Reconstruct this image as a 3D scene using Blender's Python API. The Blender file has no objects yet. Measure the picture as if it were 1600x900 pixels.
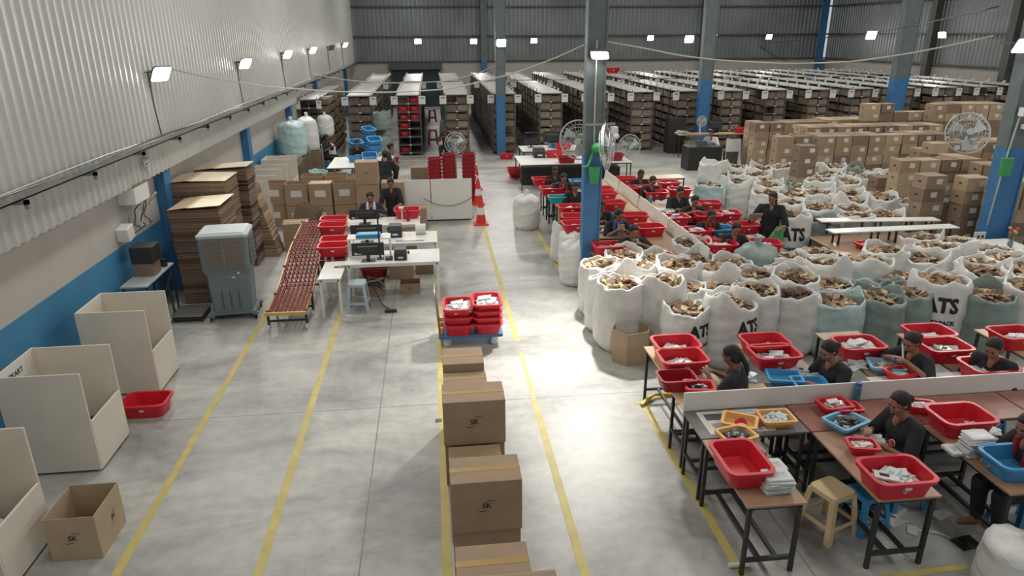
import bpy, bmesh, math, random
from math import sin, cos, pi, radians, atan2, sqrt
from mathutils import Vector, Matrix, Euler
random.seed(7)
SC = bpy.context.scene
COL = SC.collection

# ------------------------------------------------------------------ camera
CAMH = 4.5
F_PX = 1085.0
_R = [[0.9936156, 0.0435950, -0.1040553], [-0.1126967, 0.3406709, -0.9334039], [-0.0052432, 0.9391713, 0.3434089]]
RM = Matrix(_R)
_q = RM.to_quaternion(); _q.normalize(); RM = _q.to_matrix()
cd = bpy.data.cameras.new('camera'); cam = bpy.data.objects.new('camera', cd); COL.objects.link(cam)
cd.sensor_width = 36.0; cd.lens = 36.0 * F_PX / 1600.0; cd.clip_end = 300
cam.matrix_world = Matrix.Translation((0, 0, CAMH)) @ RM.to_4x4()
SC.camera = cam

def _ray(x, y): return RM @ Vector(((x - 800) / F_PX, -(y - 450) / F_PX, -1.0))
def P(x, y, z=0.0):
    d = _ray(x, y); t = (z - CAMH) / d.z; return Vector((d.x * t, d.y * t, z))
def PY(x, y, Y):
    d = _ray(x, y); t = Y / d.y; return Vector((d.x * t, Y, CAMH + d.z * t))
def PX(x, y, X):
    d = _ray(x, y); t = X / d.x; return Vector((X, d.y * t, CAMH + d.z * t))

# ------------------------------------------------------------------ light and exposure
w = bpy.data.worlds.new('sky'); SC.world = w; w.use_nodes = True
w.node_tree.nodes['Background'].inputs[0].default_value = (0.95, 0.97, 1.0, 1)
w.node_tree.nodes['Background'].inputs[1].default_value = 0.55
vs = SC.view_settings; vs.view_transform = 'Standard'; vs.look = 'None'; vs.gamma = 1.0
vs.use_curve_mapping = False; vs.exposure = -0.13
ROOF_FILL = 255.0      # watts per added fill light strip under the closed roof
FLOOD = 36.0          # watts per flood lamp
def area(name, loc, rot, sx, sy, power, col):
    l = bpy.data.lights.new(name, 'AREA'); l.shape = 'RECTANGLE'; l.size = sx; l.size_y = sy
    l.energy = power; l.color = col
    o = bpy.data.objects.new(name, l); COL.objects.link(o); o.location = loc; o.rotation_euler = rot
    return o
for sx_ in (-1.5, 6.5, 14.5, 22.0):
    for sy_ in (4.0, 13.0, 22.0, 31.0, 41.0):
        area('roof_fill_light', (sx_, sy_, 8.35), (0, 0, 0), 1.1, 6.0, ROOF_FILL * ((0.62 if sx_ > 3 else 0.8) if sy_ < 5 else (1.0 if sy_ < 25 else 0.72)), (1.0, 0.975, 0.93))  # added fill lights below a solid ceiling, weaker at the front and back

# ------------------------------------------------------------------ materials
def lin(c):
    r = []
    for v in c[:3]:
        v /= 255.0
        r.append(v / 12.92 if v <= 0.04045 else ((v + 0.055) / 1.055) ** 2.4)
    return tuple(r) + (1.0,)
MATS = {}
def mat(name, c, rough=0.6, metal=0.0, var=0.08, scale=6.0, bump=0.0, bscale=30.0, spec=0.5, emit=None, alpha=1.0, trans=0.0):
    if name in MATS: return MATS[name]
    m = bpy.data.materials.new(name); m.use_nodes = True; nt = m.node_tree; b = nt.nodes['Principled BSDF']
    b.inputs['Roughness'].default_value = rough; b.inputs['Metallic'].default_value = metal
    b.inputs['Specular IOR Level'].default_value = spec
    tc = nt.nodes.new('ShaderNodeTexCoord'); n = nt.nodes.new('ShaderNodeTexNoise')
    n.inputs['Scale'].default_value = scale; n.inputs['Detail'].default_value = 4
    nt.links.new(tc.outputs['Object'], n.inputs['Vector'])
    r = nt.nodes.new('ShaderNodeValToRGB'); L = lin(c)
    r.color_ramp.elements[0].position = 0.3; r.color_ramp.elements[1].position = 0.7
    r.color_ramp.elements[0].color = tuple(max(0, v * (1 - var)) for v in L[:3]) + (1,)
    r.color_ramp.elements[1].color = tuple(min(1, v * (1 + var)) for v in L[:3]) + (1,)
    nt.links.new(n.outputs['Fac'], r.inputs['Fac']); nt.links.new(r.outputs['Color'], b.inputs['Base Color'])
    if bump:
        n2 = nt.nodes.new('ShaderNodeTexNoise'); n2.inputs['Scale'].default_value = bscale; n2.inputs['Detail'].default_value = 3
        nt.links.new(tc.outputs['Object'], n2.inputs['Vector'])
        bp = nt.nodes.new('ShaderNodeBump'); bp.inputs['Strength'].default_value = bump; bp.inputs['Distance'].default_value = 0.05 if bscale < 10 else 0.02
        nt.links.new(n2.outputs['Fac'], bp.inputs['Height']); nt.links.new(bp.outputs['Normal'], b.inputs['Normal'])
    if emit:
        b.inputs['Emission Color'].default_value = (1, 0.98, 0.93, 1); b.inputs['Emission Strength'].default_value = emit
    if alpha < 1: b.inputs['Alpha'].default_value = alpha
    if trans: b.inputs['Transmission Weight'].default_value = trans
    MATS[name] = m; return m

M_wall = mat('wall_paint', (182, 176, 168), 0.8, var=0.05, scale=1.5)
M_dado = mat('blue_wall_paint', (64, 128, 166), 0.6, var=0.08, scale=2.0)
M_sheet = mat('white_corrugated_sheet', (200, 200, 194), 0.36, metal=0.25, var=0.04, scale=0.8)
M_galv = mat('galvanised_sheet', (136, 142, 142), 0.42, metal=0.45, var=0.14, scale=0.7)
M_bluesteel = mat('blue_steel_paint', (58, 114, 162), 0.5, var=0.12, scale=5)
M_greysteel = mat('grey_steel_paint', (104, 116, 116), 0.45, metal=0.2, var=0.15, scale=4)
M_dark = mat('dark_grey_steel', (88, 90, 88), 0.5, metal=0.3, var=0.15, scale=8)
M_black = mat('black_steel', (46, 44, 44), 0.5, metal=0.0, var=0.2, scale=20)
M_galv2 = mat('zinc_channel', (150, 152, 150), 0.4, metal=0.6, var=0.15, scale=10)
M_card = mat('cardboard', (160, 137, 112), 0.85, var=0.07, scale=5)
M_card2 = mat('cardboard_pale', (178, 156, 128), 0.85, var=0.06, scale=5)
M_card3 = mat('cardboard_dull', (132, 113, 95), 0.85, var=0.1, scale=7)
M_cardd = mat('cardboard_inside', (142, 116, 92), 0.9, var=0.08, scale=5)
M_tape = mat('brown_tape', (176, 146, 96), 0.3, var=0.06, scale=12)
M_paper = mat('white_paper', (214, 214, 210), 0.7, var=0.03, scale=20)
M_ink = mat('black_ink', (38, 36, 38), 0.7, var=0.1, scale=40)
M_lam = mat('white_laminate', (226, 226, 220), 0.35, var=0.02, scale=3)
M_ivory = mat('ivory_painted_board', (216, 208, 194), 0.55, var=0.05, scale=2.2)
M_ply = mat('brown_laminate', (168, 134, 108), 0.32, var=0.12, scale=4)
M_plyr = mat('reddish_laminate', (150, 102, 88), 0.32, var=0.14, scale=4)
M_plyg = mat('grey_worn_laminate', (112, 106, 98), 0.4, var=0.2, scale=6)
M_pine = mat('pale_plywood', (198, 168, 128), 0.4, var=0.1, scale=3)
M_red = mat('red_plastic', (202, 34, 50), 0.38, var=0.06, scale=3)
M_redk = mat('dark_red_plastic', (150, 22, 34), 0.4, var=0.08, scale=3)
M_blue = mat('blue_plastic', (60, 138, 188), 0.4, var=0.06, scale=3)
M_lblue = mat('light_blue_plastic', (120, 180, 208), 0.4, var=0.05, scale=3)
M_teal = mat('teal_plastic', (40, 158, 168), 0.4, var=0.05, scale=3)
M_peach = mat('peach_plastic', (224, 172, 104), 0.4, var=0.05, scale=3)
M_beige = mat('beige_plastic', (216, 190, 148), 0.42, var=0.05, scale=3)
M_wht = mat('white_plastic', (222, 222, 218), 0.4, var=0.03, scale=5)
M_gplas = mat('grey_plastic', (114, 126, 128), 0.45, var=0.05, scale=3)
M_green = mat('green_plastic', (64, 152, 92), 0.4, var=0.06, scale=5)
M_orange = mat('orange_cone_plastic', (208, 58, 52), 0.5, var=0.06, scale=5)
M_blackp = mat('black_plastic', (48, 49, 51), 0.4, var=0.15, scale=10)
M_screen = mat('dark_screen', (28, 30, 34), 0.15, var=0.05, scale=4)
M_rubber = mat('black_rubber', (26, 26, 26), 0.8, var=0.1, scale=20)
M_sackw = mat('white_woven_plastic', (218, 218, 213), 0.45, var=0.07, scale=5, bump=0.55, bscale=4.5)
M_sackm = mat('mint_woven_plastic', (178, 204, 202), 0.45, var=0.1, scale=4, bump=0.55, bscale=4.5)
M_sackg = mat('grey_green_woven_plastic', (130, 146, 140), 0.5, var=0.12, scale=4, bump=0.55, bscale=4.5)
M_scrap = mat('kraft_scraps', (170, 144, 116), 0.85, var=0.12, scale=14)
M_scrap2 = mat('pale_scraps', (206, 186, 146), 0.85, var=0.1, scale=14)
M_scrapd = mat('brown_scraps', (112, 84, 68), 0.85, var=0.2, scale=14)
M_poly = mat('clear_grey_film', (190, 196, 196), 0.22, var=0.15, scale=12)
M_tin = mat('stainless_steel', (176, 174, 170), 0.3, metal=0.8, var=0.05, scale=6)
M_yline = mat('yellow_floor_paint', (192, 176, 104), 0.55, var=0.12, scale=5)
M_skin = mat('skin', (150, 106, 84), 0.5, var=0.06, scale=12)
M_skin2 = mat('skin_dark', (122, 82, 64), 0.5, var=0.06, scale=12)
M_hair = mat('black_hair', (22, 19, 19), 0.6, var=0.2, scale=30)
M_cloth = mat('charcoal_cloth', (37, 36, 40), 0.88, var=0.15, scale=10, bump=0.4, bscale=14)
M_navy = mat('navy_cloth', (34, 40, 54), 0.85, var=0.15, scale=10, bump=0.4, bscale=14)
M_redcl = mat('red_cloth', (150, 30, 36), 0.85, var=0.15, scale=14)
M_print = mat('printed_cloth', (110, 60, 62), 0.85, var=0.5, scale=40)
M_bluecl = mat('blue_cloth', (40, 104, 170), 0.85, var=0.2, scale=14)
M_lamp = mat('lamp_glass', (255, 250, 240), 0.3, var=0.0, emit=26.0)
M_wire = mat('white_cable', (190, 188, 180), 0.5, var=0.05, scale=20)
M_rope = mat('rope', (190, 178, 160), 0.8, var=0.1, scale=40)
M_cage = mat('white_wire', (190, 194, 194), 0.35, metal=0.2, var=0.05, scale=10)
M_shut = mat('shutter_steel', (74, 86, 96), 0.4, metal=0.4, var=0.1, scale=2)
M_glass = mat('clear_bottle', (120, 150, 165), 0.1, var=0.05, trans=0.5)

def floor_mat():
    m = bpy.data.materials.new('polished_concrete'); m.use_nodes = True; nt = m.node_tree; b = nt.nodes['Principled BSDF']
    N = nt.nodes.new; Lk = nt.links.new
    tc = N('ShaderNodeTexCoord')
    n1 = N('ShaderNodeTexNoise'); n1.inputs['Scale'].default_value = 0.55; n1.inputs['Detail'].default_value = 9; n1.inputs['Roughness'].default_value = 0.65; n1.inputs['Distortion'].default_value = 0.6
    mp = N('ShaderNodeMapping'); mp.inputs['Scale'].default_value = (0.8, 1.7, 1)
    Lk(tc.outputs['Object'], mp.inputs['Vector']); Lk(mp.outputs['Vector'], n1.inputs['Vector'])
    cr = N('ShaderNodeValToRGB'); e = cr.color_ramp.elements
    e[0].position = 0.32; e[0].color = lin((130, 130, 126)); e[1].position = 0.62; e[1].color = lin((190, 188, 181))
    Lk(n1.outputs['Fac'], cr.inputs['Fac'])
    n2 = N('ShaderNodeTexNoise'); n2.inputs['Scale'].default_value = 7; n2.inputs['Detail'].default_value = 8
    Lk(tc.outputs['Object'], n2.inputs['Vector'])
    cr2 = N('ShaderNodeValToRGB'); e = cr2.color_ramp.elements
    e[0].position = 0.3; e[0].color = (0.84, 0.84, 0.84, 1); e[1].position = 0.6; e[1].color = (1, 1, 1, 1)
    Lk(n2.outputs['Fac'], cr2.inputs['Fac'])
    mx = N('ShaderNodeMix'); mx.data_type = 'RGBA'; mx.blend_type = 'MULTIPLY'; mx.inputs[0].default_value = 1
    Lk(cr.outputs['Color'], mx.inputs[6]); Lk(cr2.outputs['Color'], mx.inputs[7])
    # sawn joints every few metres
    sp = N('ShaderNodeSeparateXYZ'); Lk(tc.outputs['Object'], sp.inputs[0])
    def joint(sock, off, per):
        a = N('ShaderNodeMath'); a.operation = 'SUBTRACT'; a.inputs[1].default_value = off; Lk(sock, a.inputs[0])
        p = N('ShaderNodeMath'); p.operation = 'PINGPONG'; p.inputs[1].default_value = per / 2; Lk(a.outputs[0], p.inputs[0])
        l = N('ShaderNodeMath'); l.operation = 'LESS_THAN'; l.inputs[1].default_value = 0.007; Lk(p.outputs[0], l.inputs[0]); return l
    j1 = joint(sp.outputs[0], -0.82, 4.0); j2 = joint(sp.outputs[1], 8.0, 4.6)
    mxx = N('ShaderNodeMath'); mxx.operation = 'MAXIMUM'; Lk(j1.outputs[0], mxx.inputs[0]); Lk(j2.outputs[0], mxx.inputs[1])
    m3 = N('ShaderNodeMix'); m3.data_type = 'RGBA'; m3.inputs[7].default_value = lin((104, 102, 100))
    ml = N('ShaderNodeMath'); ml.operation = 'MULTIPLY'; ml.inputs[1].default_value = 0.8; Lk(mxx.outputs[0], ml.inputs[0])
    Lk(ml.outputs[0], m3.inputs[0]); Lk(mx.outputs[2], m3.inputs[6]); Lk(m3.outputs[2], b.inputs['Base Color'])
    rr = N('ShaderNodeMapRange'); rr.inputs[3].default_value = 0.3; rr.inputs[4].default_value = 0.55
    Lk(n1.outputs['Fac'], rr.inputs[0]); Lk(rr.outputs[0], b.inputs['Roughness'])
    return m
M_floor = floor_mat()

# ------------------------------------------------------------------ mesh helpers
class MB:
    def __init__(s): s.v = []; s.f = []; s.m = []; s.mats = []
    def mi(s, m):
        if m not in s.mats: s.mats.append(m)
        return s.mats.index(m)
    def add(s, vs, fs, m, T=None):
        k = len(s.v); i = s.mi(m)
        for v in vs:
            v = Vector(v); s.v.append(T @ v if T is not None else v)
        for f in fs: s.f.append([k + a for a in f]); s.m.append(i)
        return s
    def box(s, x0, x1, y0, y1, z0, z1, m, T=None):
        vs = [(x, y, z) for z in (z0, z1) for y in (y0, y1) for x in (x0, x1)]
        return s.add(vs, [(0, 2, 3, 1), (4, 5, 7, 6), (0, 1, 5, 4), (2, 6, 7, 3), (0, 4, 6, 2), (1, 3, 7, 5)], m, T)
    def loft(s, rings, m, cap=True, T=None, closed=True):
        n = len(rings[0]); vs = [p for r in rings for p in r]; fs = []
        for i in range(len(rings) - 1):
            for j in range(n if closed else n - 1):
                a = i * n + j; b = i * n + (j + 1) % n; fs.append((a, b, b + n, a + n))
        if cap: fs.append(tuple(range(n))[::-1]); fs.append(tuple((len(rings) - 1) * n + j for j in range(n)))
        return s.add(vs, fs, m, T)
    def tube(s, pts, r, m, n=8, T=None, cap=True):
        pts = [Vector(p) for p in pts]; rings = []; up = Vector((0, 0, 1))
        rr = r if isinstance(r, (list, tuple)) else [r] * len(pts)
        pu = None
        for i, p in enumerate(pts):
            t = (pts[min(i + 1, len(pts) - 1)] - pts[max(i - 1, 0)])
            if t.length < 1e-9: t = Vector((0, 0, 1))
            t.normalize()
            if pu is None:
                u = t.cross(up)
                if u.length < 1e-3: u = t.cross(Vector((0, 1, 0)))
            else: u = pu - t * pu.dot(t)
            u.normalize(); pu = u; v = t.cross(u)
            rings.append([p + (u * cos(2 * pi * k / n) + v * sin(2 * pi * k / n)) * rr[i] for k in range(n)])
        return s.loft(rings, m, cap, T)
    def cap(s, p0, p1, r0, r1, m, n=12):
        p0, p1 = Vector(p0), Vector(p1); d = (p1 - p0); L = d.length or 1e-6; d /= L; pts = []; rr = []
        for a in (85, 60, 30): pts.append(p0 - d * r0 * sin(radians(a))); rr.append(max(r0 * cos(radians(a)), 1e-4))
        pts.append(p0); rr.append(r0); pts.append(p1); rr.append(r1)
        for a in (30, 60, 85): pts.append(p1 + d * r1 * sin(radians(a))); rr.append(max(r1 * cos(radians(a)), 1e-4))
        return s.tube(pts, rr, m, n)
    def ell(s, c, r, m, n=14, T=None):
        c = Vector(c); rings = []
        for i in range(1, 9):
            a = -pi / 2 + pi * i / 9
            rings.append([c + Vector((r[0] * cos(a) * cos(2 * pi * k / n), r[1] * cos(a) * sin(2 * pi * k / n), r[2] * sin(a))) for k in range(n)])
        return s.loft(rings, m, True, T)
    def lathe(s, prof, m, n=24, T=None, cap=True):
        rings = [[(r * cos(2 * pi * k / n), r * sin(2 * pi * k / n), z) for k in range(n)] for r, z in prof]
        return s.loft(rings, m, cap, T)
    def build(s, name, parent=None, smooth=False, bevel=0.0):
        me = bpy.data.meshes.new(name); me.from_pydata([tuple(v) for v in s.v], [], s.f)
        for m in s.mats: me.materials.append(m)
        me.polygons.foreach_set('material_index', s.m)
        if smooth: me.polygons.foreach_set('use_smooth', [True] * len(me.polygons))
        me.update()
        bm = bmesh.new(); bm.from_mesh(me); bmesh.ops.recalc_face_normals(bm, faces=bm.faces[:])
        if bevel: bmesh.ops.bevel(bm, geom=bm.edges[:], offset=bevel, segments=1, affect='EDGES', clamp_overlap=True)
        bm.to_mesh(me); bm.free()
        o = bpy.data.objects.new(name, me); COL.objects.link(o)
        if parent: o.parent = parent
        return o
def rrect(w, d, r, z, n=5, cx=0, cy=0):
    pts = []
    for (sx, sy, a0) in ((1, 1, 0), (-1, 1, 90), (-1, -1, 180), (1, -1, 270)):
        for k in range(n + 1):
            a = radians(a0 + 90 * k / n)
            pts.append((cx + sx * (w / 2 - r) + r * cos(a), cy + sy * (d / 2 - r) + r * sin(a), z))
    return pts
def tag(o, label, cat, group=None, kind=None):
    for wd in ('the', 'its', 'just', 'one', 'from', 'at', 'and', 'of', 'a'):
        while len(label.split()) > 16 and wd in label.split()[1:]: L_ = label.split(); L_.pop(len(L_) - 1 - L_[::-1].index(wd)); label = ' '.join(L_)
    o['label'] = label
    if cat: o['category'] = cat
    if group: o['group'] = group
    if kind: o['kind'] = kind
    return o
def struct(o): o['kind'] = 'structure'; return o
def empty(name, loc=(0, 0, 0), rz=0.0):
    o = bpy.data.objects.new(name, None); COL.objects.link(o); o.location = loc; o.rotation_euler = (0, 0, rz); o.empty_display_size = 0.1
    return o
KIDS = {}
def kids(o): return [c for c in bpy.data.objects if c.parent == o]
def dup(root, loc, rz=0.0, label=None, sc=None):
    if root.name not in KIDS: KIDS[root.name] = [(c, kids(c)) for c in kids(root)]
    r = root.copy(); COL.objects.link(r); r.location = loc; r.rotation_euler = (0, 0, rz)
    if sc: r.scale = sc if isinstance(sc, (tuple, list)) else (sc, sc, sc)
    if label: r['label'] = label
    for c, gs in KIDS[root.name]:
        k = c.copy(); COL.objects.link(k); k.parent = r
        for g in gs: q = g.copy(); COL.objects.link(q); q.parent = k
    return r
class Proto:
    """first call moves the original, later calls copy it with its parts"""
    def __init__(s, root): s.r = root; s.used = False; KIDS[root.name] = [(c, kids(c)) for c in kids(root)]
    def put(s, loc, rz=0.0, label=None, sc=None, group=None):
        if not s.used:
            s.used = True; o = s.r; o.location = loc; o.rotation_euler = (0, 0, rz)
            if sc: o.scale = sc if isinstance(sc, (tuple, list)) else (sc, sc, sc)
            if label: o['label'] = label
        else: o = dup(s.r, loc, rz, label, sc)
        if group: o['group'] = group
        return o
def remesh(mb, name, voxel, parent=None, smooth_it=3, lap=0.5):
    o = mb.build(name + '_raw'); o.data.materials.clear()
    md = o.modifiers.new('r', 'REMESH'); md.mode = 'VOXEL'; md.voxel_size = voxel
    sm = o.modifiers.new('s', 'SMOOTH'); sm.iterations = smooth_it; sm.factor = lap
    dg = bpy.context.evaluated_depsgraph_get(); dg.update()
    me = bpy.data.meshes.new_from_object(o.evaluated_get(dg)); me.name = name
    bpy.data.objects.remove(o)
    me.materials.clear(); me.materials.append(mb.mats[0])
    me.polygons.foreach_set('use_smooth', [True] * len(me.polygons))
    r = bpy.data.objects.new(name, me); COL.objects.link(r)
    if parent: r.parent = parent
    return r
_txt = {}
def textmesh(s, size, bold=0.0):
    """(verts, faces) of the lettering, centred, in the xy plane"""
    k = (s, size, bold)
    if k in _txt: return _txt[k]
    c = bpy.data.curves.new('t', 'FONT'); c.body = s; c.size = size; c.align_x = 'CENTER'; c.align_y = 'CENTER'; c.offset = bold; c.resolution_u = 2
    o = bpy.data.objects.new('t', c); COL.objects.link(o)
    dg = bpy.context.evaluated_depsgraph_get(); me = bpy.data.meshes.new_from_object(o.evaluated_get(dg))
    bpy.data.objects.remove(o)
    bm = bmesh.new(); bm.from_mesh(me); bmesh.ops.triangulate(bm, faces=bm.faces[:])
    bmesh.ops.subdivide_edges(bm, edges=[e for e in bm.edges if e.calc_length() > size * 0.2], cuts=2, use_grid_fill=False); bmesh.ops.triangulate(bm, faces=bm.faces[:])
    bm.verts.index_update()
    r = ([tuple(v.co) for v in bm.verts], [tuple(v.index for v in f.verts) for f in bm.faces]); bm.free(); _txt[k] = r
    return r
# ------------------------------------------------------------------ the building
WX = -4.98; SX = -4.75; BY = 47.3; RX = 26.8; TOPZ = 8.5
mb = MB(); mb.box(-9, 31, -6, 52, -0.1, 0, M_floor); struct(mb.build('floor'))
mb = MB(); mb.box(WX - 0.3, RX + 0.3, -6, BY + 0.3, TOPZ, TOPZ + 0.1, M_galv); struct(mb.build('ceiling'))
mb = MB(); mb.box(WX - 0.25, WX, -6, 26, 1.37, 2.5, M_wall); mb.box(WX - 0.25, WX, 26, BY, 1.25, 2.86, M_wall)
mb.box(WX - 0.25, WX + 0.002, -6, 26, 0, 1.37, M_dado); mb.box(WX - 0.25, WX + 0.002, 26, BY, 0, 1.25, M_dado)
struct(mb.build('wall_left'))
def sheet(a0, a1, z0, z1, pitch, depth, place, m):
    prof = []; n = int((a1 - a0) / pitch)
    for i in range(n):
        b = a0 + i * pitch
        for t, h in ((0, 0), (0.5, 0), (0.64, 1), (0.86, 1)): prof.append((b + t * pitch, h * depth))
    mbx = MB(); r0 = [place(a, h, z0) for a, h in prof]; r1 = [place(a, h, z1) for a, h in prof]
    mbx.loft([r0, r1], m, cap=False, closed=False); return mbx
struct(sheet(-6, 26, 2.27, TOPZ, 0.2, 0.035, lambda a, h, z: (SX + h, a, z), M_sheet).build('wall_left_sheet'))
struct(sheet(26, BY, 2.84, TOPZ, 0.2, 0.035, lambda a, h, z: (SX + h, a, z), M_sheet).build('wall_left_sheet'))
mb = MB(); mb.box(WX, -2.42, BY, BY + 0.25, 0, 2.8, M_wall); mb.box(0.6, RX, BY, BY + 0.25, 0, 2.8, M_wall)
mb.box(-2.42, 0.6, BY, BY + 0.25, 2.6, 2.8, M_wall); struct(mb.build('wall_back'))
struct(sheet(WX, RX, 2.8, TOPZ, 0.27, 0.04, lambda a, h, z: (a, BY + 0.1 - h, z), M_galv).build('wall_back_sheet'))
mb = MB(); mb.box(RX, RX + 0.25, 10, BY, 0, 2.78, M_wall); struct(mb.build('wall_right'))
struct(sheet(10, BY, 2.78, TOPZ, 0.27, 0.04, lambda a, h, z: (RX + 0.1 - h, a, z), M_galv).build('wall_right_sheet'))
n = 1
for z in (2.82, 4.35, 6.1, 7.6):
    mb = MB(); mb.box(WX, RX, BY - 0.12, BY + 0.06, z, z + 0.09, M_dark); struct(mb.build('trim_%d' % n)); n += 1
    mb = MB(); mb.box(RX - 0.12, RX + 0.06, 10, BY, z, z + 0.09, M_dark); struct(mb.build('trim_%d' % n)); n += 1
# roller shutter in the back wall
mb = MB(); prof = []
for i in range(28): z = 0.02 + i * 0.095; prof += [(0, z), (0.02, z + 0.02), (0.02, z + 0.07), (0, z + 0.09)]
mb.loft([[(-2.42, BY + 0.06 - d, z) for d, z in prof], [(0.6, BY + 0.06 - d, z) for d, z in prof]], M_shut, cap=False, closed=False)
d = struct(mb.build('door_1'))
mb = MB(); mb.box(-2.6, 0.78, BY - 0.4, BY, 2.4, 2.75, M_dark); mb.build('shutter_box', d)
for x in (-2.5, 0.6): mb = MB(); mb.box(x, x + 0.1, BY - 0.08, BY, 0, 2.45, M_dark); mb.build('guide_rail', d)
# floor lines
def line(x0, y0, x1, y1, wd=0.085):
    global n
    a = Vector((x0, y0)); b = Vector((x1, y1)); t = (b - a).normalized(); q = Vector((-t.y, t.x)) * wd / 2
    c = [a + q, b + q, b - q, a - q]; mb = MB()
    mb.loft([[(p.x, p.y, 0.0) for p in c], [(p.x, p.y, 0.003) for p in c]], M_yline); struct(mb.build('trim_%d' % n)); n += 1
line(-2.965, 2.5, -2.985, 14.5); line(-1.71, 2.5, -1.71, 11.6); line(-0.045, 2.5, -0.03, 9.3); line(-0.03, 9.35, -0.02, 17.0)
line(1.172, 2.5, 1.172, 7.9); line(1.172, 7.9, 1.172, 9.4, 0.05); line(1.172, 9.8, 1.172, 25); line(2.55, 2.5, 2.553, 7.65); line(2.45, 12.3, 2.4, 19.0)
line(2.45, 7.7, 3.0, 7.85, 0.07); line(2.9, 4.42, 4.6, 4.5, 0.06)
mb = MB(); mb.box(-0.12, -0.04, 7.55, 7.62, 0, 0.006, M_dark); struct(mb.build('trim_%d' % n)); n += 1

# cable tray along the left wall
mb = MB(); mb.box(SX + 0.04, SX + 0.2, -6, BY - 0.2, 2.8, 2.815, M_galv2); mb.box(SX + 0.19, SX + 0.2, -6, BY - 0.2, 2.8, 2.88, M_galv2)
tr = mb.build('cable_tray'); tag(tr, 'long grey metal cable tray running along the left wall', 'cable tray')
for i in range(26):
    y = 3 + i * 1.7; b = MB(); b.box(SX + 0.02, SX + 0.26, y, y + 0.05, 2.75, 2.8, M_galv2); b.box(SX + 0.22, SX + 0.26, y, y + 0.05, 2.7, 2.8, M_galv2); b.build('bracket', tr)
for k, (dz, dx) in enumerate(((0.03, 0.08), (0.045, 0.13), (0.06, 0.1))):
    pts = [(SX + dx + 0.02 * sin(i * 1.7 + k), -5 + i * 1.3, 2.82 + dz + 0.03 * sin(i * 0.9 + k * 2)) for i in range(39)]
    o = MB().tube(pts, 0.012, M_wire if k != 1 else M_black, 6).build('cable_run', smooth=True)
    tag(o, ['white cable lying in the wall tray near the sheet', 'black cable lying in the wall tray', 'pale upper cable lying on the wall tray'][k], 'cable')

# ------------------------------------------------------------------ steel columns
def column(loc, w0, w1, fl, zb, label, rz=0.0, top=TOPZ, gal=M_greysteel):
    t = empty('steel_column', (loc[0], loc[1], 0), rz); tag(t, label, 'column')
    def seg(z0, z1, m, nm):
        a = w0 + (w1 - w0) * z0 / TOPZ; b = w0 + (w1 - w0) * z1 / TOPZ; mb = MB(); th = 0.014
        for s in (-1, 1):
            mb.loft([[(s * a / 2 - th, -fl / 2, z0), (s * a / 2 + th, -fl / 2, z0), (s * a / 2 + th, fl / 2, z0), (s * a / 2 - th, fl / 2, z0)],
                     [(s * b / 2 - th, -fl / 2, z1), (s * b / 2 + th, -fl / 2, z1), (s * b / 2 + th, fl / 2, z1), (s * b / 2 - th, fl / 2, z1)]], m)
        for yy in (-fl / 2 + 0.03, fl / 2 - 0.03):
            mb.loft([[(-a / 2, yy - 0.008, z0), (a / 2, yy - 0.008, z0), (a / 2, yy + 0.008, z0), (-a / 2, yy + 0.008, z0)],
                     [(-b / 2, yy - 0.008, z1), (b / 2, yy - 0.008, z1), (b / 2, yy + 0.008, z1), (-b / 2, yy + 0.008, z1)]], m)
        mb.build(nm, t)
    seg(0.03, zb, M_bluesteel, 'blue_section'); seg(zb, top, gal, 'grey_section')
    mb = MB(); mb.box(-w0 / 2 - 0.08, w0 / 2 + 0.08, -fl / 2 - 0.05, fl / 2 + 0.05, 0, 0.03, M_bluesteel); mb.build('base_plate', t)
    return t
column((2.78, 12.05), 0.28, 0.34, 0.22, 2.5, 'tall blue and grey steel column beside the front sacks, with two fans')
column((10.85, 12.05), 0.42, 0.55, 0.28, 2.45, 'wide blue and grey steel column at the right, beside the cartons')
column((2.68, 27.65), 0.3, 0.4, 0.3, 2.3, 'blue and grey column standing against the middle rack end')
column((10.75, 27.4), 0.4, 0.55, 0.3, 2.75, 'blue and grey column behind the long wooden counter')
column((18.9, 27.4), 0.55, 0.7, 0.35, 2.75, 'blue and grey column standing behind the carton piles on the right')
for i, (y, lb) in enumerate(((13.1, 'beside the white junction box'), (19.2, 'behind the rusty steel table'), (25.3, 'beside the big mint sacks'), (31.6, 'behind the wall-side rack'), (43, 'near the far left corner'))):
    column((WX + 0.09, y), 0.16, 0.16, 0.34, 2.2, 'blue steel column in the left wall ' + lb, top=2.4 if y < 26 else 2.8, gal=M_bluesteel)
for i, (x, lb) in enumerate(((3.5, 'left of the middle'), (18.2, 'right of the middle'), (26.3, 'in the far right corner'))):
    column((x, BY - 0.3), 0.34, 0.34, 0.3, 2.9 if i < 2 else 8.4, 'back wall steel column ' + lb)
for i, (y, lb) in enumerate(((36.5, 'nearer to the far corner'), (31.0, 'nearer to the camera side'))):
    column((RX - 0.2, y), 0.3, 0.3, 0.4, 0.5, 'dark steel column of the right wall ' + lb, gal=M_dark)

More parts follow.
